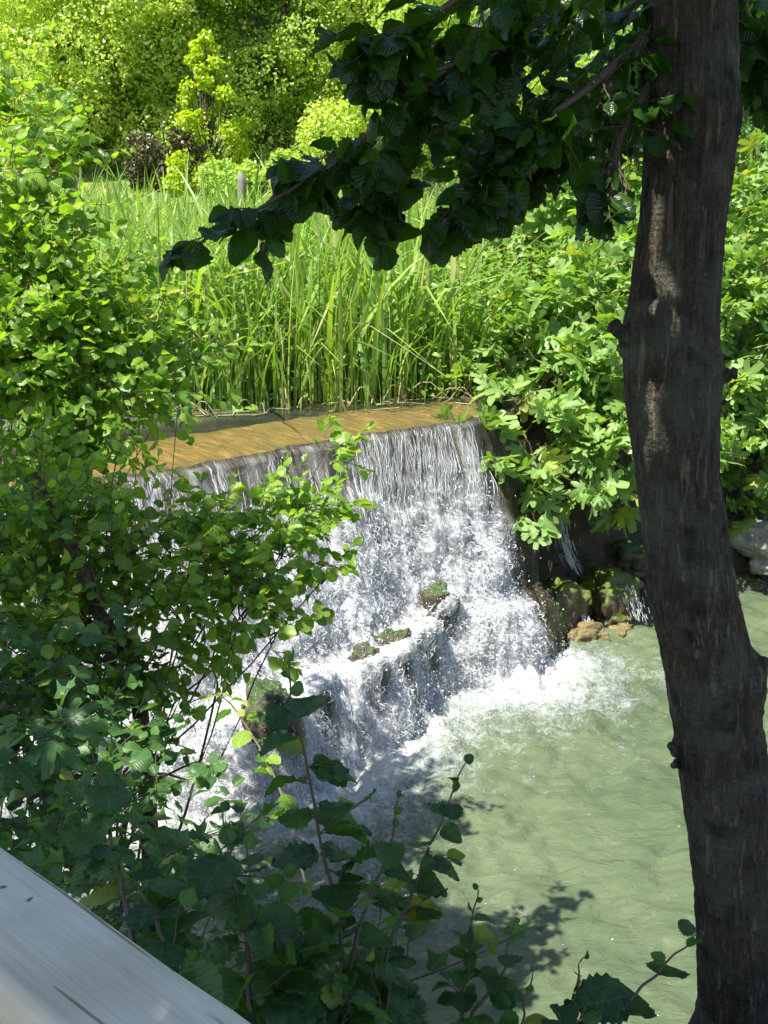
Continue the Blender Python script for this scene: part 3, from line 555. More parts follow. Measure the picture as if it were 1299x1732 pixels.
# clumps of the front row
FR = [(395, 700, 'slender reed clump, leftmost of the front row over the grey water'), (447, 694, 'reed clump with straw coloured base left of the bright single shoot'), (561, 690, 'tall bright yellow green reed shoot standing alone at the ochre crest'), (330, 700, 'short drooping reed clump at the left end of the open water edge'), (510, 690, 'reed clump between the straw based one and the bright shoot'), (640, 683, 'thin bent reed clump right of the bright shoot'), (700, 676, 'arching reed clump near the right end of the crest'), (600, 688, 'dark narrow reed clump just right of the bright shoot')]
for i, (u, v, lb) in enumerate(FR):
    c = PZ(u, v, ZU-.02)+np.array([0, .12, 0]); n = 16 if i == 2 else 34
    sp_ = .03 if i == 2 else .13; pp = np.stack([c[0]+rng.normal(0, sp_, n), c[1]+rng.normal(0, sp_, n), np.full(n, ZU-.05)], -1)
    t = thing('reed_clump', lb, 'reeds', c, 'reed clumps along the front of the reed bed')
    hh = rng.uniform(.5, 1.0, n)*(1.7 if i in (0, 1) else 1.1 if i == 2 else 1.5 if i in (4, 7) else 1.1)
    V, F, A = blades(pp, hh, rng.uniform(.02, .034, n), .2 if i == 2 else .34, 40+i, .22)
    if i == 2: A[:, 2] = 1.0
    mesh_obj('blades', V, [F], MT['reed'], t, A)
# broad-leaved water plants filling the reed bed
n = 26000; x = rng.uniform(-6.5, 3, n); y = reedline(x)+.15+rng.random(n)**1.4*9; z = ground_z(x, y)+rng.random(n)**.8*(1.15+.35*vn(x*1.5, y*1.5))
d = nrm(rng.normal(size=(n, 3))*np.array([1, 1, .35])); V, F, A = inst(T_OVAL, np.stack([x, y, z], -1), d, UP+rng.normal(size=(n, 3))*.5, rng.uniform(.05, .10, n))
tag(mesh_obj('water_plants', V, F, MT['mint'], None, A), 'small leaved green herbs filling the foot of the reeds', 'plants', kind='stuff')
n = 1800; c0 = PZ(765, 690, ZU)
x = rng.normal(c0[0]-.1, .55, n); y = reedline(x)+.1+rng.random(n)*.7; z = ZU+rng.random(n)*.28
V, F, A = inst(T_OVAL, np.stack([x, y, z], -1), nrm(rng.normal(size=(n, 3))), UP+rng.normal(size=(n, 3))*.6, rng.uniform(.03, .08, n))
tag(mesh_obj('creeping_plants', V, F, MT['mint'], None, A), 'low creeping plants at the right end of the ochre crest', 'plants', kind='stuff')
# tawny grass tuft behind
t = thing('grass_tuft', 'tawny pinkish dry grass tuft behind the reeds beside the fig leaves', 'grass', PY(870, 470, 15.5))
n = 900; c0 = PY(870, 470, 15.5); zz = float(ground_z(c0[0], 15.5)); x = rng.normal(c0[0], .45, n); y = rng.normal(15.5, .5, n)
V, F, A = blades(np.stack([x, y, np.full(n, c0[2]-.35)], -1), rng.uniform(.6, 1.2, n), np.full(n, .010), .5, 77); mesh_obj('blades', V, [F], MT['tawny'], t, A)
# grass of the far meadow and right bank
n = 26000; x = rng.uniform(-15, 12, n); y = 14+rng.random(n)**.8*24; ok = (y > 24) | (x > 1.6); x, y = x[ok], y[ok]
V, F, A = blades(np.stack([x, y, ground_z(x, y)-.02], -1), rng.uniform(.06, .2, len(x)), rng.uniform(.02, .035, len(x)), .6, 78)
tag(mesh_obj('meadow_grass', V, [F], MT['grass'], None, A), 'bright green meadow grass beyond the reeds', 'grass', kind='stuff')

# ------------------------------------------------------------------ background trees
def tree_far(name, label, base, h, blobs, mat, n, ls, group=None, trunk_r=.18, T=T_QUAD2, cat='tree', lean=0.0):
    b = np.array([base[0], base[1], float(ground_z(base[0], base[1]))-.1]); t = thing(name, label, cat, b, group); tb = Tubes(); lim = Tubes()
    tb.add(curve([b, b+np.array([.1+lean*.3, .05, h*.35]), b+np.array([lean, .1, h*.8])], 10), np.linspace(trunk_r, trunk_r*.35, 10), 9)
    P_, N_ = [], []; tot = sum(q[3]**2 for q in blobs)
    for (dx, dy, dz, r_) in blobs:
        c = b+np.array([dx, dy, dz]); m = int(n*r_**2/tot)
        lim.add(curve([b+np.array([lean*.4, 0, h*.25]), (b+c)/2+np.array([0, 0, .3]), c], 7), np.linspace(trunk_r*.4, .02, 7), 5)
        d = nrm(rng.normal(size=(m, 3))); rr = r_*(.72+.34*rng.random(m)**.7)*(1+.30*fbm(d[:, 0]*2.4+dx*3, d[:, 1]*2.4+dz, d[:, 2]*2.4, o=3)); p_ = c+d*rr[:, None]*np.array([1, 1, .9])
        kp = vn(p_[:, 0]*1.5, p_[:, 1]*1.5, p_[:, 2]*1.5) > -.5; P_.append(p_[kp]); N_.append(d[kp])
    P_ = np.concatenate(P_); N_ = np.concatenate(N_); m = len(P_); kp = P_[:, 2] > ground_z(P_[:, 0], P_[:, 1]); P_, N_ = P_[kp], N_[kp]; m = len(P_)
    V, F, A = inst(T, P_, nrm(rng.normal(size=(m, 3))+np.array([0, 0, -.4])), N_*1.0+UP*.5+rng.normal(size=(m, 3))*.65, rng.uniform(.7, 1.3, m)*ls)
    tb.build('trunk', MT['bark_far'], t); lim.build('limbs', MT['bark_far'], t); mesh_obj('crown', V, F, mat, t, A); return t
def bl(w_, h, n, seed, z0=.2, dep=1.5, r0=.9, r1=1.7):
    r = np.random.default_rng(seed); return [(r.uniform(-w_, w_)*(1-.3*f), r.uniform(-dep, dep), z0+f*h, r.uniform(r0, r1)) for f in (np.arange(n)+.5)/n]
def bx(u, y): return (PY(u, 300, y)[0], y)
G = 'trees along the far edge of the meadow'
tree_far('far_tree', 'broad yellow green tree with small leaves, left of the golden shrub', bx(170, 37), 8, bl(3.0, 6.8, 24, 1, .3), MT['treeA'], 71400, .105, G)
tree_far('far_tree', 'tall mid green tree rising behind and right of the golden shrub', bx(480, 39), 10, bl(2.8, 8.5, 24, 2, .3), MT['treeC'], 78200, .105, G)
tree_far('far_tree', 'slender tree with a thin bare trunk showing above the dark hollow', bx(290, 40), 10, bl(2.0, 7.0, 14, 3, 2.6), MT['treeC'], 51000, .105, G, lean=-.2)
tree_far('far_tree', 'dark blue green tree filling the top left corner', bx(60, 52), 13, bl(5.5, 11, 20, 4, 1., 2, 1.4, 2.4), MT['treeB'], 68000, .15, G)
tree_far('far_tree', 'yellowish tree left of the bough tip, right of the tall mid green one', bx(640, 38), 10, bl(2.6, 8.5, 20, 5, .3), MT['treeA'], 68000, .105, G)
tree_far('far_tree', 'bright green tree seen through the gaps of the dark bough', bx(850, 34), 9, bl(2.8, 7, 15, 6, .5), MT['treeC'], 57800, .11, G)
tree_far('far_tree', 'green tree behind the tree trunk and the fig leaves', bx(1120, 30), 9, bl(3, 7, 14, 8, .5), MT['treeC'], 51000, .11, G)
tree_far('far_tree', 'dark green tree at the far right beyond the trunk', bx(1330, 26), 8, bl(2.5, 6, 12, 9, .5), MT['treeB'], 44200, .105, G)
tree_far('far_tree', 'pale green tree at the left edge behind the alder sprays', bx(-40, 40), 9, bl(3.0, 8.5, 22, 10, .3), MT['treeA'], 61200, .11, G)
tree_far('far_tree', 'large green tree at the back above the slender trunk, top centre', bx(380, 56), 14, bl(6, 12, 18, 11, 1., 2, 1.6, 2.6), MT['treeC'], 57800, .15, G)
tree_far('far_tree', 'dark tree at the back behind the dark bough', bx(850, 56), 14, bl(8, 12, 20, 14, 1., 2, 1.6, 2.6), MT['treeB'], 57800, .16, G)
tree_far('far_tree', 'dark tree at the back right behind the trunk', bx(1250, 50), 14, bl(6, 12, 20, 15, 1., 2, 1.6, 2.6), MT['treeB'], 51000, .16, G)
tree_far('hollow_shade', 'dark brownish leaf mass standing for the shaded hollow left of the golden shrub', bx(275, 33.5), 2.4, bl(.9, 1.3, 10, 12, .2, .5, .25, .45), MT['shade_leaf'], 4000, .10, cat='shrub', trunk_r=.05)  # dark leaves placed where the gap under the trees lies in shade
tree_far('golden_shrub', 'bright golden yellow shrub in front of the far trees', bx(352, 32.5), 3.6, [(q*.75*(1-f*.75)+.1-.1*f, r_, .4+3.5*f, .14+.24*(1-f)*rng.uniform(.4, 1)) for f, q, r_ in zip(np.linspace(0, 1, 40), rng.uniform(-1.3, 1.5, 40), rng.uniform(-.3, .3, 40))], MT['gold'], 8000, .10, cat='shrub', trunk_r=.05)
tree_far('low_shrub', 'low pale green shrub at the foot of the far trees right of the golden one', bx(440, 32), 1.8, bl(1.5, .9, 9, 13, .2, .4, .25, .5), MT['treeC'], 8000, .10, cat='shrub', trunk_r=.04)
tree_far('far_hedge', 'long dense green hedge closing the back between the far trees', (-4, 47), 5, bl(20, 6, 70, 31, .5, 1.5, 1.6, 2.6), MT['treeC'], 60000, .17, None, cat='hedge')
tree_far('far_tree', 'rounded yellow green tree between the broad one and the slender trunk', bx(235, 41.5), 9, bl(1.8, 8.5, 16, 33, 1.5), MT['treeA'], 50000, .11, G)
# wooden footbridge at the far left and a small grey post
k = M('old_wood'); k.L(k.mix(k.noise(k.pos((1, 1, 1)), 9), (.20, .10, .05), (.36, .22, .14)), k.p.inputs['Base Color']); k.p.inputs['Roughness'].default_value = .8; MT['wood_red'] = k.m
k = M('grey_post'); k.L(k.mix(k.noise(k.pos(), 12), (.12, .11, .10), (.22, .20, .18)), k.p.inputs['Base Color']); k.p.inputs['Roughness'].default_value = .9; MT['post'] = k.m
def box(V0, V1): 
    (a, b_, c), (d, e, f) = V0, V1; V = np.array([(x, y, z) for x in (a, d) for y in (b_, e) for z in (c, f)])
    return V, [np.array([(0, 1, 3, 2), (4, 6, 7, 5), (0, 4, 5, 1), (2, 3, 7, 6), (0, 2, 6, 4), (1, 5, 7, 3)])]
cb = PY(65, 290, 26); t = thing('footbridge', 'small wooden footbridge with a reddish beam and pale post at the far left', 'bridge', (cb[0], 26, cb[2]-.7))
V, F = box((cb[0]-1.8, 25.9, cb[2]-.05), (cb[0]+.8, 26.0, cb[2]+.03)); mesh_obj('beam', V, F, MT['wood_red'], t, smooth=False)
V, F = box((cb[0]-1.8, 25.7, cb[2]-.72), (cb[0]+.9, 26.9, cb[2]-.62)); mesh_obj('deck', V, F, MT['wood_red'], t, smooth=False)
for dx in (-1.7, -.55, .6): V, F = box((cb[0]+dx, 26.02, cb[2]-1.5), (cb[0]+dx+.14, 26.16, cb[2]-.06)); mesh_obj('post', V, F, MT['post'], t, smooth=False)
cb = PY(407, 292, 26); q_ = Tubes(); q_.add([(cb[0], 26, cb[2]-.9), (cb[0]+.01, 26, cb[2]-.2), (cb[0], 26, cb[2]-.02), (cb[0], 26, cb[2]+.0)], [.08, .09, .07, .01], 9)
tag(q_.build('stump', MT['post']), 'short grey weathered post right of the golden shrub', 'post')

# ------------------------------------------------------------------ leafy shrubs from blobs
def shrub(name, label, root, blobs, T, mat, leaf, per, cat='shrub', group=None, droop=.2, flat=.62, stem_r=.02, twig_len=(.22, .45), bark='twig', nl=9, bias=(0, 0, 0), main=None):
    t = thing(name, label, cat, root, group); lv = Leaves(); tb = Tubes(); root = np.array(root, float); bias = np.array(bias, float); mb = Tubes()
    if main is not None: mb.add(curve(main[0], 30), np.interp(np.linspace(0, 1, 30), np.linspace(0, 1, len(main[1])), main[1]), 14)
    for (c, r_) in blobs:
        c = np.array(c); src = root if main is None else np.array(main[0])[np.argmin([np.linalg.norm(np.array(q)-c) for q in main[0]])]
        mid = (src+c)/2+rv(.08)+np.array([0, 0, .12*np.linalg.norm(c-src)]); m1_ = src*.7+c*.3+rv(.10); m2_ = src*.3+c*.7+rv(.07)+np.array([0, 0, .06]); br = curve([src, m1_, mid, m2_, c], 16); br[1:] += rng.normal(0, .006, (15, 3)); tb.add(br, np.linspace(stem_r*.6, stem_r*.22, 16), 6)
        m = max(3, int(per*r_**2*6))
        for i in range(m):
            d = nrm(rv()+bias); st = c+d*r_*rng.uniform(.15, .75); L_ = rng.uniform(*twig_len)*min(1, r_/.3+.3)
            if rng.random() < .25: tb.add(curve([c+rv(.03), (c+st)/2+rv(.04), st], 4), np.linspace(stem_r*.3, .003, 4), 4)
            twig(lv, tb, st, d+UP*.25+rv(.2)+bias*.3, L_, nl, leaf, droop=droop, flat=flat)
    if main is not None: mb.build('trunk', MT[bark], t)
    tb.build('branches', MT['twig'], t); lv.build('foliage', T, MT[mat], t); return t
def BL(*a): return [(PY(u, v, y), r_) for (u, v, y, r_) in a]
def gz(x, y): return (x, y, float(ground_z(x, y)))
shrub('alder_shrub', 'tall sunlit alder shrub with sprays reaching up along the left edge', gz(-2.3, 6.2), BL((20, 230, 6.6, .24), (70, 230, 6.4, .18), (30, 330, 6.2, .32), (110, 390, 6.3, .18), (40, 450, 6.1, .40), (130, 510, 6.2, .30), (20, 570, 6.0, .45)), T_ALDER, 'alder', .076, 48, stem_r=.010, group=None)
shrub('alder_shrub', 'dense sunlit alder shrub hanging over the grey upper water', gz(-2.0, 5.9), BL((140, 600, 6.0, .40), (250, 590, 6.3, .22), (310, 610, 6.4, .14), (60, 660, 5.9, .5), (180, 660, 5.9, .30), (70, 770, 5.7, .36), (215, 700, 5.7, .12), (300, 640, 6.3, .22), (-40, 500, 6., .5)), T_ALDER, 'alder', .076, 50, stem_r=.009)
shrub('alder_shrub', 'leafy alder branch reaching right across the waterfall', gz(-1.6, 5.0), BL((545, 775, 5.3, .12), (520, 855, 5.2, .15), (450, 890, 5.1, .15), (370, 900, 5.1, .17), (280, 930, 5.0, .22), (480, 930, 5.0, .2), (400, 960, 4.9, .22), (540, 985, 4.9, .10), (320, 970, 4.9, .26), (290, 1040, 4.7, .24), (400, 1050, 4.7, .17), (465, 1075, 4.6, .09)), T_ALDER, 'alder', .070, 54, stem_r=.014, bias=(.5, 0, .1), twig_len=(.18, .34))
shrub('alder_tree', 'shaded leaning alder with rough flaking brown bark at the left', gz(-1.5, 4.6), BL((80, 900, 5.0, .36), (10, 960, 4.9, .4), (180, 980, 4.8, .24), (60, 1080, 4.6, .36), (170, 1110, 4.5, .24), (250, 1130, 4.5, .15), (190, 910, 5.1, .2)), T_ALDER, 'alder', .068, 72, cat='tree', stem_r=.012,
      main=([np.array(gz(-.95, 4.5))-UP*.1, PY(235, 1180, 4.55), PY(172, 1050, 4.6), PY(132, 950, 4.7), PY(95, 880, 4.85), PY(60, 800, 5.1)], [.045, .032, .028, .030, .024, .01]), bark='bark_rough')
# fig bushes on the right bank
FG = 'fig bushes hanging over the right bank'
shrub('fig_bush', 'sunlit fig bush spilling over the right end of the weir, left of the trunk', gz(2.2, 12.6), BL((850, 590, 12.2, .42), (810, 640, 11.9, .22), (920, 540, 12.4, .55), (1000, 520, 12.4, .6), (950, 640, 11.8, .50), (1040, 640, 11.8, .5), (1040, 740, 11.4, .42), (930, 720, 11.4, .32), (850, 690, 11.5, .22), (810, 765, 11.0, .18), (780, 750, 11., .12), (850, 745, 11.0, .16), (860, 700, 11.2, .18), (890, 790, 11.0, .16), (990, 790, 11.2, .26), (960, 815, 11.3, .15), (1060, 830, 11.5, .22), (895, 855, 10.8, .10)), T_FIG, 'fig', .235, 16, stem_r=.03, twig_len=(.2, .4), nl=6, flat=.7, group=FG, bias=(-.1, -.35, 0))
shrub('fig_bush', 'fig bush higher up behind, showing under the dark bough', gz(2.5, 14.2), BL((930, 340, 14.2, .5), (870, 370, 14.2, .35), (1000, 400, 13.8, .6), (1060, 330, 14, .6), (900, 440, 13.8, .35), (1080, 450, 13.2, .6)), T_FIG, 'fig', .235, 14, stem_r=.03, twig_len=(.2, .4), nl=6, flat=.7, group=FG, bias=(0, -.35, 0))
shrub('fig_bush', 'large fig bush right of the trunk above the pale stones', gz(4.2, 13.8), BL((1260, 330, 14, .6), (1300, 420, 13.5, .7), (1240, 500, 13, .6), (1290, 580, 12.8, .6), (1150, 560, 13, .7), (1240, 680, 12.6, .5), (1310, 720, 12.5, .6), (1150, 740, 12.6, .6), (1240, 785, 12.0, .14), (1290, 830, 12.8, .4), (1180, 830, 13, .5), (1150, 400, 13.6, .7)), T_FIG, 'fig', .235, 14, stem_r=.035, twig_len=(.2, .4), nl=6, flat=.7, group=FG, bias=(-.05, -.35, 0))
# a single drooping fig shoot over the dark wall
t = thing('fig_shoot', 'single drooping fig shoot hanging before the dark mossy wall', 'branch', PY(1008, 760, 11.0)); lv = Leaves(); tb = Tubes()
pt = curve([PY(1000, 700, 11.4), PY(1006, 760, 11.1), PY(1004, 800, 11.), PY(1014, 840, 10.95)], 10); tb.add(pt, .005, 4)
for i in range(7): lv.add(pt[-1]+np.array([math.cos(i*.9), 0, math.sin(i*.9)])*.03, np.array([math.cos(i*.9), -.15, math.sin(i*.9)]), np.array([-.2, -1, .6])+rv(.15), .12)
tb.build('stem', MT['stem'], t); lv.build('foliage', T_ALDER, MT['fig'], t)
# the undercut mossy earth bank right of the weir
bc = curve([(.75, 11.7, 0), (1.35, 11.62, 0), (2.1, 11.85, 0), (3.0, 12.3, 0), (4.2, 13.0, 0), (6.5, 13.9, 0), (9.5, 14.6, 0)], 420); tt = np.linspace(0, 1, 90)
tn = nrm(np.gradient(bc, axis=0)); bn = np.stack([tn[:, 1], -tn[:, 0], tn[:, 0]*0], -1); I, T_ = np.meshgrid(np.arange(len(bc)), tt, indexing='ij')
o_ = .14*np.exp(-((T_-.1)/.16)**2)-.10*np.sin(T_*PI)+.45*T_**2.2; P3 = bc[I]+bn[I]*o_[..., None]; P3[..., 2] = 2.24-T_*2.8
P3 += bn[I]*(.12*fbm(P3[..., 0]*1.6, P3[..., 1]*1.6, P3[..., 2]*1.8, o=5)+.02*fbm(P3[..., 0]*12, P3[..., 1]*12, P3[..., 2]*5, o=3))[..., None]
tag(mesh_obj('earth_bank', P3, [grid_faces(*I.shape)], rock_mat('dark_mossy_earth', (.022, .015, .009), (.06, .04, .02), (.035, .05, .012), .42, .5)), 'dark undercut mossy earth bank under the fig bushes', 'bank')
trk = thing('trickle', 'thin trickle of water running down the dark bank right of the fall', 'trickle', PZ(980, 985, .35))
for (pts, wd, nn_) in (([(925, 800, 11.5), (945, 870, 11.45), (958, 930, 11.4), (985, 985, 11.35)], .035, 220), ([(900, 800, 11.3), (915, 880, 11.3), (925, 950, 11.3)], .03, 90), ([(1062, 990, 11.35), (1075, 1030, 11.2), (1085, 1062, 11.1)], .05, 110), ([(990, 1040, 11.0), (1000, 1070, 10.95), (1005, 1090, 10.9)], .03, 90)):
    br = curve([PY(*q) for q in pts], 30); q_ = Tubes()
    for i in range(nn_):
        j = rng.integers(0, 24); m = rng.integers(3, 6); q_.add(br[j:j+m]+rv(1)*np.array([wd, wd*.5, .01]), np.linspace(.0026, .0009, m)*rng.uniform(.5, 1.3), 4)
    q_.build('water_strands', MT['white'], trk)['kind'] = 'stuff'

# ------------------------------------------------------------------ the near tree: trunk, boughs, crown
TY = 3.0
TE = [(-60, 1103, 1240), (0, 1100, 1243), (100, 1098, 1245), (200, 1093, 1247), (300, 1088, 1235), (400, 1080, 1222), (500, 1068, 1215), (550, 1059, 1213), (620, 1055, 1216), (700, 1062, 1212), (800, 1080, 1213), (900, 1090, 1228), (1000, 1100, 1243), (1050, 1108, 1256), (1100, 1120, 1270), (1140, 1128, 1284), (1200, 1137, 1283), (1270, 1150, 1294), (1300, 1152, 1306), (1400, 1165, 1320), (1500, 1177, 1328), (1600, 1183, 1335), (1700, 1185, 1345), (1732, 1178, 1352), (1790, 1150, 1390)]
zs, xc, rd = [], [], []
for v, a, b in TE:
    l, r_ = PY(a, v, TY), PY(b, v, TY); zs.append(l[2]); xc.append((l[0]+r_[0])/2); rd.append((r_[0]-l[0])/2)
zs, xc, rd = zs[::-1], xc[::-1], rd[::-1]
zs = [zs[0]-.35]+zs+[5.6, 6.6, 7.9]; xc = [xc[0]]+xc+[xc[-1]-.03, xc[-1]-.15, xc[-1]-.3]; rd = [rd[0]*1.6]+rd+[rd[-1]*.95, rd[-1]*.75, .03]
tree = thing('alder_tree', 'near tree with dark knotted trunk on the right and a leafy bough', 'tree', (xc[0], TY, zs[0]+.3))
hz = np.concatenate([np.arange(zs[0], 5.2, .0045), np.arange(5.2, 7.9, .05)]); th = np.linspace(0, 2*PI, 220, endpoint=False); Hh, TH = np.meshgrid(hz, th, indexing='ij')
C = np.interp(hz, zs, xc)[:, None]; Rr = np.interp(hz, zs, rd)[:, None]
ca, sa = np.cos(TH), np.sin(TH)
rg = np.abs(fbm(ca*9+vn(Hh*4, TH*0)*.6, sa*9, Hh*2.6, o=3)); big = fbm(ca*1.6, sa*1.6, Hh*2.2, o=3)
RR = Rr*(1+.035*big)+.0045*(1-rg*1.8)+.0022*fbm(ca*26, sa*26, Hh*14, o=3)+.0013*fbm(ca*5, sa*5, Hh*60, o=2)
def knob(u, v, side, amp, wz, wt, hole=0.0):
    global RR
    z0 = PY(u, v, TY-.08)[2]; xr = (PY(u, v, TY)[0]-np.interp(z0, zs, xc))/np.interp(z0, zs, rd); t0 = -math.acos(max(-1, min(1, xr))) if side is None else side
    dt = (TH-t0+PI) % (2*PI)-PI; g = np.exp(-((Hh-z0)/wz)**2-(dt/wt)**2); RR = RR+amp*g*(1+.5*fbm(ca*8, sa*8, Hh*30, o=3))-hole*np.exp(-((Hh-z0)/(wz*.45))**2-(dt/(wt*.45))**2)
knob(1150, 1080, None, .012, .05, .4, .035); knob(1170, 470, None, .010, .05, .35, .025); knob(1120, 870, None, .008, .04, .35, .018); knob(1240, 1290, None, .02, .09, .5, .03)
knob(1140, 625, None, .012, .02, .5); knob(1200, 880, None, .008, .06, .3); knob(1180, 940, None, .006, .07, .2); knob(1240, 100, None, .006, .05, .25, .01); knob(1230, 200, None, .010, .05, .4, .012)
knob(0, 1140, 0.0, .022, .03, .5); knob(0, 1180, -.25, .02, .06, .4, .02); knob(0, 1285, PI, .008, .02, .4); knob(0, 560, PI, .006, .03, .5); knob(0, 640, 0.0, .01, .05, .5); knob(1240, 1430, None, .006, .05, .3); knob(1230, 1650, None, .012, .08, .5)
V = np.stack([C+RR*ca, TY+RR*sa, Hh], -1); trunk = mesh_obj('trunk', V, [grid_faces(len(hz), len(th), True)], MT['bark'], tree)
for (u, v, du, dv, r0) in ((1062, 575, -22, -22, .016), (1212, 638, 28, -6, .017), (1280, 1128, 14, -8, .014), (1143, 1272, -7, -10, .010), (1145, 1292, -6, 3, .007)):
    a = PY(u, v, TY-.02); b = PY(u+du, v+dv, TY-.05); q_ = Tubes(); pp = curve([a-(b-a)*.4, a, b, b+(b-a)*.02], 12); rr = r0*np.array([1.3, 1.25, 1.15, 1.1, 1.05, 1.0, 1.05, .95, .9, .92, .6, .05])*(1+.28*rng.normal(size=12))
    q_.add(pp, rr, 12); q_.build('branch_stub', MT['bark'], tree)
# small gaps in the foliage through which the sun reaches the trunk
TS = np.array(TOSUN); GAPS = [(PY(u, v, TY-.05), r_) for u, v, r_ in ((1100, 325, .045), (1095, 360, .05), (1092, 395, .045), (1120, 705, .035), (1124, 740, .045), (1124, 775, .035), (1140, 622, .022), (1112, 535, .022), (1150, 170, .02))]
def gap(P_, ex=.06):
    m_ = np.ones(len(P_), bool)
    for c, r_ in GAPS:
        d = P_-c; t_ = d@TS; m_ &= ~((np.linalg.norm(d-t_[:, None]*TS, axis=1) < r_+ex) & (t_ > .02))
    return m_
# boughs hanging into the picture
lv = Leaves(); tb = Tubes(); cones = []
BG = [([(1120, -60, 3.0), (900, 40, 2.8), (720, 150, 2.6), (540, 290, 2.5), (318, 422, 2.4)], 42), ([(1120, -150, 3.0), (950, -80, 2.7), (800, -20, 2.5), (700, 50, 2.4), (640, 60, 2.35)], 22),
      ([(1110, 50, 3.0), (980, 160, 2.8), (860, 240, 2.7), (770, 360, 2.6)], 54), ([(1110, 130, 3.0), (1050, 230, 2.9), (1030, 350, 2.8)], 34), ([(900, 40, 2.8), (760, 110, 2.6), (620, 150, 2.4)], 16),
      ([(1110, -20, 3.1), (1000, 60, 3.0), (880, 140, 2.9), (700, 250, 2.8), (610, 350, 2.7)], 28), ([(1110, -60, 3.3), (960, 20, 3.3), (820, 80, 3.3), (680, 200, 3.2), (520, 300, 3.1)], 30),
      ([(1235, -40, 3.1), (1280, 60, 3.2), (1330, 180, 3.2)], 32), ([(1110, 80, 3.4), (1000, 200, 3.5), (900, 260, 3.5), (820, 340, 3.4)], 52), ([(1150, -100, 3.4), (1000, -20, 3.6), (850, 30, 3.6), (740, 130, 3.5)], 40), ([(1235, -80, 3.5), (1290, 20, 3.7), (1290, 160, 3.7)], 34), ([(1110, -10, 3.6), (1060, 120, 3.7), (1010, 290, 3.6)], 56)]
for pts, m in BG:
    br = curve([PY(*q) for q in pts], 24); tb.add(br, np.linspace(.011, .0025, 24), 7)
    for i in range(int(m*.88)):
        f = rng.random()**.8; j = min(int((.08+.92*f)*23), 23); st = br[j]+rv(.01); d = nrm(br[min(j+1, 23)]-br[max(j-1, 0)])
        dd = nrm(d*.8+rv(.55)+np.array([-.1, 0, -.25])); pts_ = twig(lv, tb, st, dd, rng.uniform(.10, .20)*(1-.45*f), 5 if f > .6 else 6, .070, droop=.3, flat=.55, r=.0018)
        if rng.random() < .12: cones.append(pts_[-2])
tb.build('boughs', MT['twig'], tree)
gm = gap(np.array(lv.p), .008); V, F, A = inst_mix(T_ALDER, np.array(lv.p)[gm], np.array(lv.d)[gm], np.array(lv.n)[gm], np.array(lv.s)[gm]); mesh_obj('bough_leaves', V, F, MT['alder_shaded'], tree, A)
for c in cones[:24]:
    a = c+rv(.008); b = a-UP*.02+rv(.003); q_ = Tubes(); q_.add([a+UP*.03, a+UP*.002, a, (a+b)/2, b, b-UP*.001], [.0007, .0007, .005, .0075, .005, .0005], 7); q_.build('cone', MT['twig'], tree)
# the crown overhead that shades this side of the stream
def crown(blobs, n, ls, parent, name='crown', mat='alder_shaded'):
    P_ = []; tot = sum(b[3]**2 for b in blobs)
    for (x, y, z, r_) in blobs:
        m = int(n*r_**2/tot); d = nrm(rng.normal(size=(m, 3))); P_.append(np.array([x, y, z])+d*(r_*rng.random(m)**.4)[:, None]*np.array([1, 1, .6]))
    P_ = np.concatenate(P_); kp = (P_[:, 2] > CAM_Z+.75+.16*np.maximum(P_[:, 1], 0)); P_ = P_[kp]; P_ = P_[gap(P_)]; m = len(P_)
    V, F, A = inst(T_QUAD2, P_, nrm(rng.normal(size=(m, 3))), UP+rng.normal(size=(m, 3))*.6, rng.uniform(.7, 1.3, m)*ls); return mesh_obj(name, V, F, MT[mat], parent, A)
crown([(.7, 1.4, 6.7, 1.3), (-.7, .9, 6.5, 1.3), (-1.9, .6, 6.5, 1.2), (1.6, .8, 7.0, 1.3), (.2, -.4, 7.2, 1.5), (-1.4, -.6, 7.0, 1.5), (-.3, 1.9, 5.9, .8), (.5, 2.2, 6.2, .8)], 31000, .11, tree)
q_ = Tubes(); top = np.array([xc[-1], TY, 8.5])
for tx in ((-.7, .9, 6.8), (-1.9, .6, 6.7), (1.6, .8, 7.1), (.2, -.4, 7.2), (-.3, 1.9, 6.2)):
    q_.add(curve([(np.interp(6.0, zs, xc), TY, 5.9), ((tx[0]+.7)/2, (tx[1]+TY)/2, tx[2]-.4), tx], 9), np.linspace(.05, .015, 9), 7)
q_.build('limbs', MT['bark'], tree)
t2_ = thing('alder_tree', 'unseen second tree at the left, added to shade the undergrowth', 'tree', (-4.2, -.6, 2.0))
q_ = Tubes(); q_.add(curve([(-4.2, -.6, 1.9), (-4.3, -.5, 4.5), (-4.1, .6, 7.5)], 12), np.linspace(.13, .04, 12), 14); q_.build('trunk', MT['bark'], t2_)
crown([(-3.7, 2.1, 6.3, 1.0), (-4.1, 1.2, 6.8, 1.4), (-3.0, .9, 6.3, 1.0), (-4.0, -.6, 7, 1.5), (-4.4, 2.4, 6.6, 1.1), (-3.9, 3.3, 6.5, .95), (-3.4, 3.0, 6.0, .6), (-2.8, 3.2, 6.4, .9), (-2.9, 3.7, 6.1, .6)], 25000, .11, t2_)  # unseen crown, its blobs placed as occluders to shade the left bank

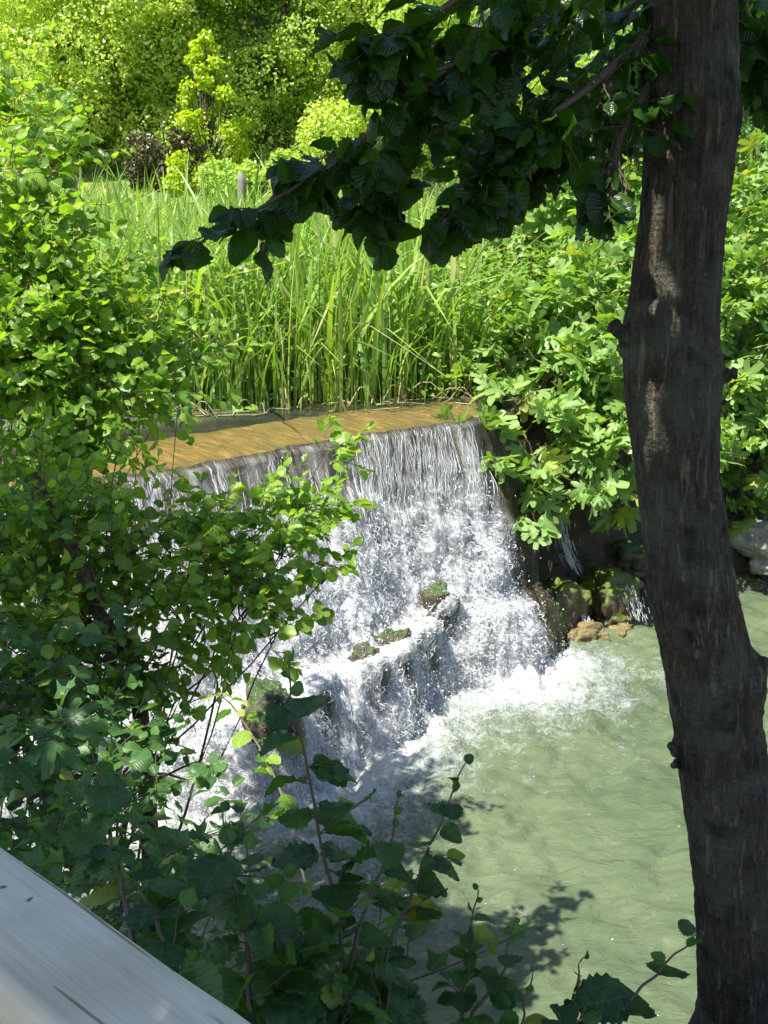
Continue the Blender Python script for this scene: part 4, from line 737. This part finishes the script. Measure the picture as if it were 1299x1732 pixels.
# ------------------------------------------------------------------ hazel shoots and undergrowth of the near bank
def shoot(label, pts, sizes, nleaf, r0=.006, mat='hazel', T=T_HAZEL, tip=.10, flat=.20, name='hazel_shoot', group='hazel shoots rising from the near bank', droop=.18, cat='shoot'):
    br = curve([PY(*q) for q in pts], 40); br = br+.005*np.stack([vn(np.arange(40)*.35+len(label), np.zeros(40)), vn(np.arange(40)*.35, np.full(40, 3.)), np.zeros(40)], -1); t = thing(name, label, cat, br[0], group); tb = Tubes(); lv = Leaves(); tb.add(br, np.linspace(r0, .0016, 40), 7)
    az0 = rng.uniform(0, PI)
    for i in range(nleaf):
        f = 1-((i+.0)/nleaf)**1.0*.95; j = min(int(f*39), 39); base = br[j]; az = az0+i*PI+rng.normal(0, .45)+i*.25
        out = np.array([math.cos(az), math.sin(az)*.8, 0]); sz = (sizes[1]+(sizes[0]-sizes[1])*(1-f)**.6)*rng.uniform(.6, .98)
        if i < 3: sz *= .45
        up_ = .30 if i > 2 else .9
        ld = nrm(out+UP*up_*rng.uniform(.3, 1)); pe = base+ld*sz*.22; tb.add([base, (base+pe)/2+UP*.002, pe], [.0014, .0012, .001], 4)
        lv.add(pe, nrm(out-UP*droop*rng.uniform(0, 1)+(UP*.9 if i < 3 else 0)), nrm(UP*(.2 if i < 3 else 1)+out*.35+rv(flat)), sz)
        if i % 4 == 3 and i > 5:       # a short side shoot
            twig(lv, tb, base, nrm(out*1+UP*.7+rv(.2)), sz*1.2, 4, sz*.7, droop=.1, flat=.35)
    tb.build('stem', MT['stem'], t); lv.build('foliage', T, MT[mat], t)
shoot('tall dark hazel shoot standing before the white water, tallest of the shoots', [(600, 1850, 2.3), (578, 1600, 2.35), (545, 1420, 2.45), (510, 1260, 2.5), (484, 1120, 2.55)], (.125, .07), 22)
shoot('slender hazel shoot right of the tallest one, its tip over green water', [(610, 1850, 2.3), (650, 1640, 2.4), (700, 1500, 2.5), (745, 1390, 2.55), (788, 1292, 2.6)], (.11, .06), 17)
shoot('short hazel shoot between the two tall ones', [(560, 1800, 2.2), (600, 1600, 2.35), (650, 1460, 2.45), (672, 1352, 2.5)], (.11, .06), 13)
shoot('thin branching shoot at the lower middle with small pale leaves', [(770, 1850, 2.3), (785, 1700, 2.4), (795, 1600, 2.45), (808, 1505, 2.5)], (.08, .035), 16)
shoot('leaning shoot with small leaves right of the thin branching one', [(740, 1850, 2.3), (800, 1720, 2.4), (850, 1640, 2.45), (868, 1560, 2.5)], (.085, .04), 13)
shoot('small bluish green shoot standing low between the undergrowth and the trunk', [(985, 1860, 2.3), (975, 1760, 2.35), (968, 1690, 2.4), (985, 1622, 2.42)], (.075, .05), 9)
shoot('large leaved branch beside the foot of the trunk', [(900, 1780, 2.2), (1000, 1745, 2.3), (1065, 1690, 2.4), (1130, 1625, 2.5), (1180, 1580, 2.6)], (.14, .10), 8, droop=.2)
shoot('hazel shoot with a yellow green top leaf above the railing', [(430, 1800, 2.0), (420, 1640, 2.1), (400, 1500, 2.2), (375, 1375, 2.3)], (.14, .085), 14)
shoot('hazel shoot with paired yellow leaves at the left, above the railing', [(230, 1600, 2.0), (200, 1470, 2.2), (180, 1350, 2.4), (150, 1262, 2.5)], (.13, .085), 12)
shoot('broad leaved hazel shoot close behind the railing', [(330, 1780, 1.8), (290, 1640, 1.9), (250, 1520, 2.0), (200, 1460, 2.1)], (.125, .08), 11)
shoot('hazel shoot low at the centre behind the railing end', [(480, 1850, 2.0), (500, 1700, 2.1), (470, 1580, 2.2), (480, 1480, 2.3)], (.14, .09), 13)
shoot('arching shoot with sunlit leaves against the foam at the left', [(520, 1500, 3.3), (470, 1330, 3.6), (420, 1230, 3.8), (370, 1175, 4.0), (320, 1190, 4.1)], (.09, .05), 15, T=T_ALDER, mat='alder')
shoot('hazel shoot leaning at the bottom edge left of the thin shoot', [(690, 1900, 2.0), (660, 1780, 2.1), (640, 1680, 2.2), (600, 1600, 2.3)], (.13, .08), 12)
shoot('hazel shoot at the bottom edge right of the railing', [(540, 1900, 1.9), (560, 1790, 2.0), (590, 1700, 2.1), (560, 1640, 2.2)], (.13, .09), 11)
shoot('low branching shoot at the bottom edge left of the bluish shoot', [(820, 1900, 2.2), (860, 1790, 2.3), (880, 1730, 2.35), (900, 1650, 2.4)], (.09, .05), 11)
# undergrowth
def under(name, label, blobs, T, mat, size, n_tw, nl=6, tl=(.15, .35)):
    lv = Leaves(); tb = Tubes()
    for (c, r_) in blobs:
        for i in range(int(n_tw*r_*r_*10)):
            st = c+nrm(rv())*r_*rng.random()**.5; twig(lv, tb, st, nrm(rv()*np.array([1, 1, .3])+UP*.6), rng.uniform(*tl), nl, size, droop=.2, flat=.4)
    e = thing(name, label, 'plants', blobs[0][0]); e['kind'] = 'stuff'; tb.build('stems', MT['stem'], e); lv.build('foliage', T, MT[mat], e)
under('undergrowth', 'dark green tangled undergrowth of the left bank', BL((60, 1180, 4.2, .42), (170, 1220, 4.1, .26), (60, 1330, 3.8, .40), (190, 1350, 3.7, .24), (270, 1250, 4.0, .16), (330, 1330, 3.8, .12), (100, 1460, 3.2, .35), (300, 1450, 3.3, .2), (-60, 1260, 4, .5)), T_ALDER, 'bramble', .07, 22)
under('ivy_undergrowth', 'lobed leaves of low plants behind the railing', BL((60, 1380, 3.0, .25), (180, 1480, 2.8, .25), (300, 1560, 2.6, .22), (420, 1650, 2.5, .2), (520, 1720, 2.4, .2), (650, 1730, 2.5, .14)), T_IVY, 'bramble', .075, 26)
under('leafy_undergrowth', 'large dark leaves massed along the bottom edge', BL((360, 1620, 2.6, .14), (450, 1620, 2.4, .18), (540, 1700, 2.3, .18), (640, 1700, 2.4, .15), (720, 1740, 2.4, .12), (280, 1500, 2.7, .14), (560, 1640, 2.5, .09), (420, 1560, 2.8, .10), (850, 1760, 2.5, .08)), T_HAZEL, 'hazel', .075, 8)
t = thing('fig_shoot', 'fig leaves at the left edge above the undergrowth', 'branch', PY(60, 1260, 3.0)); lv = Leaves(); tb = Tubes()
twig(lv, tb, PY(-40, 1290, 3.1), np.array([1, -.1, .15]), .30, 6, .15, flat=.3, r=.004); tb.build('stem', MT['stem'], t); lv.build('foliage', T_FIG, MT['bramble'], t)

# ------------------------------------------------------------------ the handrail
k = M('weathered_paint'); tc = k.n('TexCoord'); mp = k.n('Mapping'); k.L(tc.outputs['Object'], mp.inputs[0]); mp.inputs['Scale'].default_value = (1, 16, 16)
gr = k.noise(mp.outputs[0], 6, 6, .6, .4); mp2 = k.n('Mapping'); k.L(tc.outputs['Object'], mp2.inputs[0]); mp2.inputs['Scale'].default_value = (1, 30, 30); cr = k.noise(mp2.outputs[0], 3.2, 3, .5, .3)
sp_ = k.noise(tc.outputs['Object'], 34, 2); pt_ = k.noise(tc.outputs['Object'], 7, 4)
c = k.ramp(gr, [(.3, (.76, .68, .54)), (.6, (.90, .83, .69))]); c = k.mix(k.ramp(pt_, [(.45, 0), (.7, .5)]), c, (.52, .45, .31))
c = k.mix(k.ramp(cr, [(.615, 0), (.635, .75)]), c, (.16, .14, .11)); c = k.mix(k.ramp(sp_, [(.70, 0), (.73, .9)]), c, (.14, .07, .03))
k.L(c, k.p.inputs['Base Color']); k.p.inputs['Roughness'].default_value = .6; k.L(k.bump(k.math('SUBTRACT', gr, k.ramp(cr, [(.66, 0), (.72, 1)])), .5, .004), k.p.inputs['Normal']); MT['paint'] = k.m
ra = np.array([-.33, .96]); rb = np.array([-.08, .717]); rd_ = (rb-ra)/np.linalg.norm(rb-ra); ang = math.atan2(rd_[1], rd_[0]); pn_ = np.array([rd_[1], -rd_[0]])
RT = 3.65; mid = ra+pn_*.052
rail = thing('handrail', 'weathered pale wooden handrail crossing the bottom left corner', 'railing', (mid[0], mid[1], 2.2))
def rounded(L0, L1, w_, h, r_, nseg=60):
    pr = []
    for cx, cy, a0 in ((w_/2-r_, h/2-r_, 0), (-w_/2+r_, h/2-r_, 90), (-w_/2+r_, -h/2+r_, 180), (w_/2-r_, -h/2+r_, 270)):
        for a in range(0, 91, 15): pr.append((cx+r_*math.cos(math.radians(a0+a)), cy+r_*math.sin(math.radians(a0+a))))
    pr = np.array(pr); xs = np.linspace(L0, L1, nseg); V = np.zeros((nseg, len(pr), 3)); V[..., 0] = xs[:, None]; V[..., 1:] = pr[None]
    V[..., 1:] += .0009*vn(xs*9, xs*0)[:, None, None]; n = len(pr); return V, [grid_faces(nseg, n, True), np.arange(n)[None, ::-1], (np.arange(n)+(nseg-1)*n)[None]]
def put(o): o.location = Vector((mid[0], mid[1], RT-.0225)); o.rotation_euler = (0, 0, ang); o.matrix_parent_inverse.translation = -Vector(rail.location)
V, F = rounded(-2.6, 1.6, .104, .045, .014); put(mesh_obj('rail', V, F, MT['paint'], rail))
for xx in (-1.9, .9):
    V, F = rounded(-.8, -.0, .07, .07, .006, 12); V = V.copy(); V = np.stack([V[..., 1]+xx, V[..., 2], V[..., 0]*1.9-.026], -1); put(mesh_obj('post', V, F, MT['paint'], rail))
print('verts', sum(len(o.data.vertices) for o in sc.objects if o.type == 'MESH'))
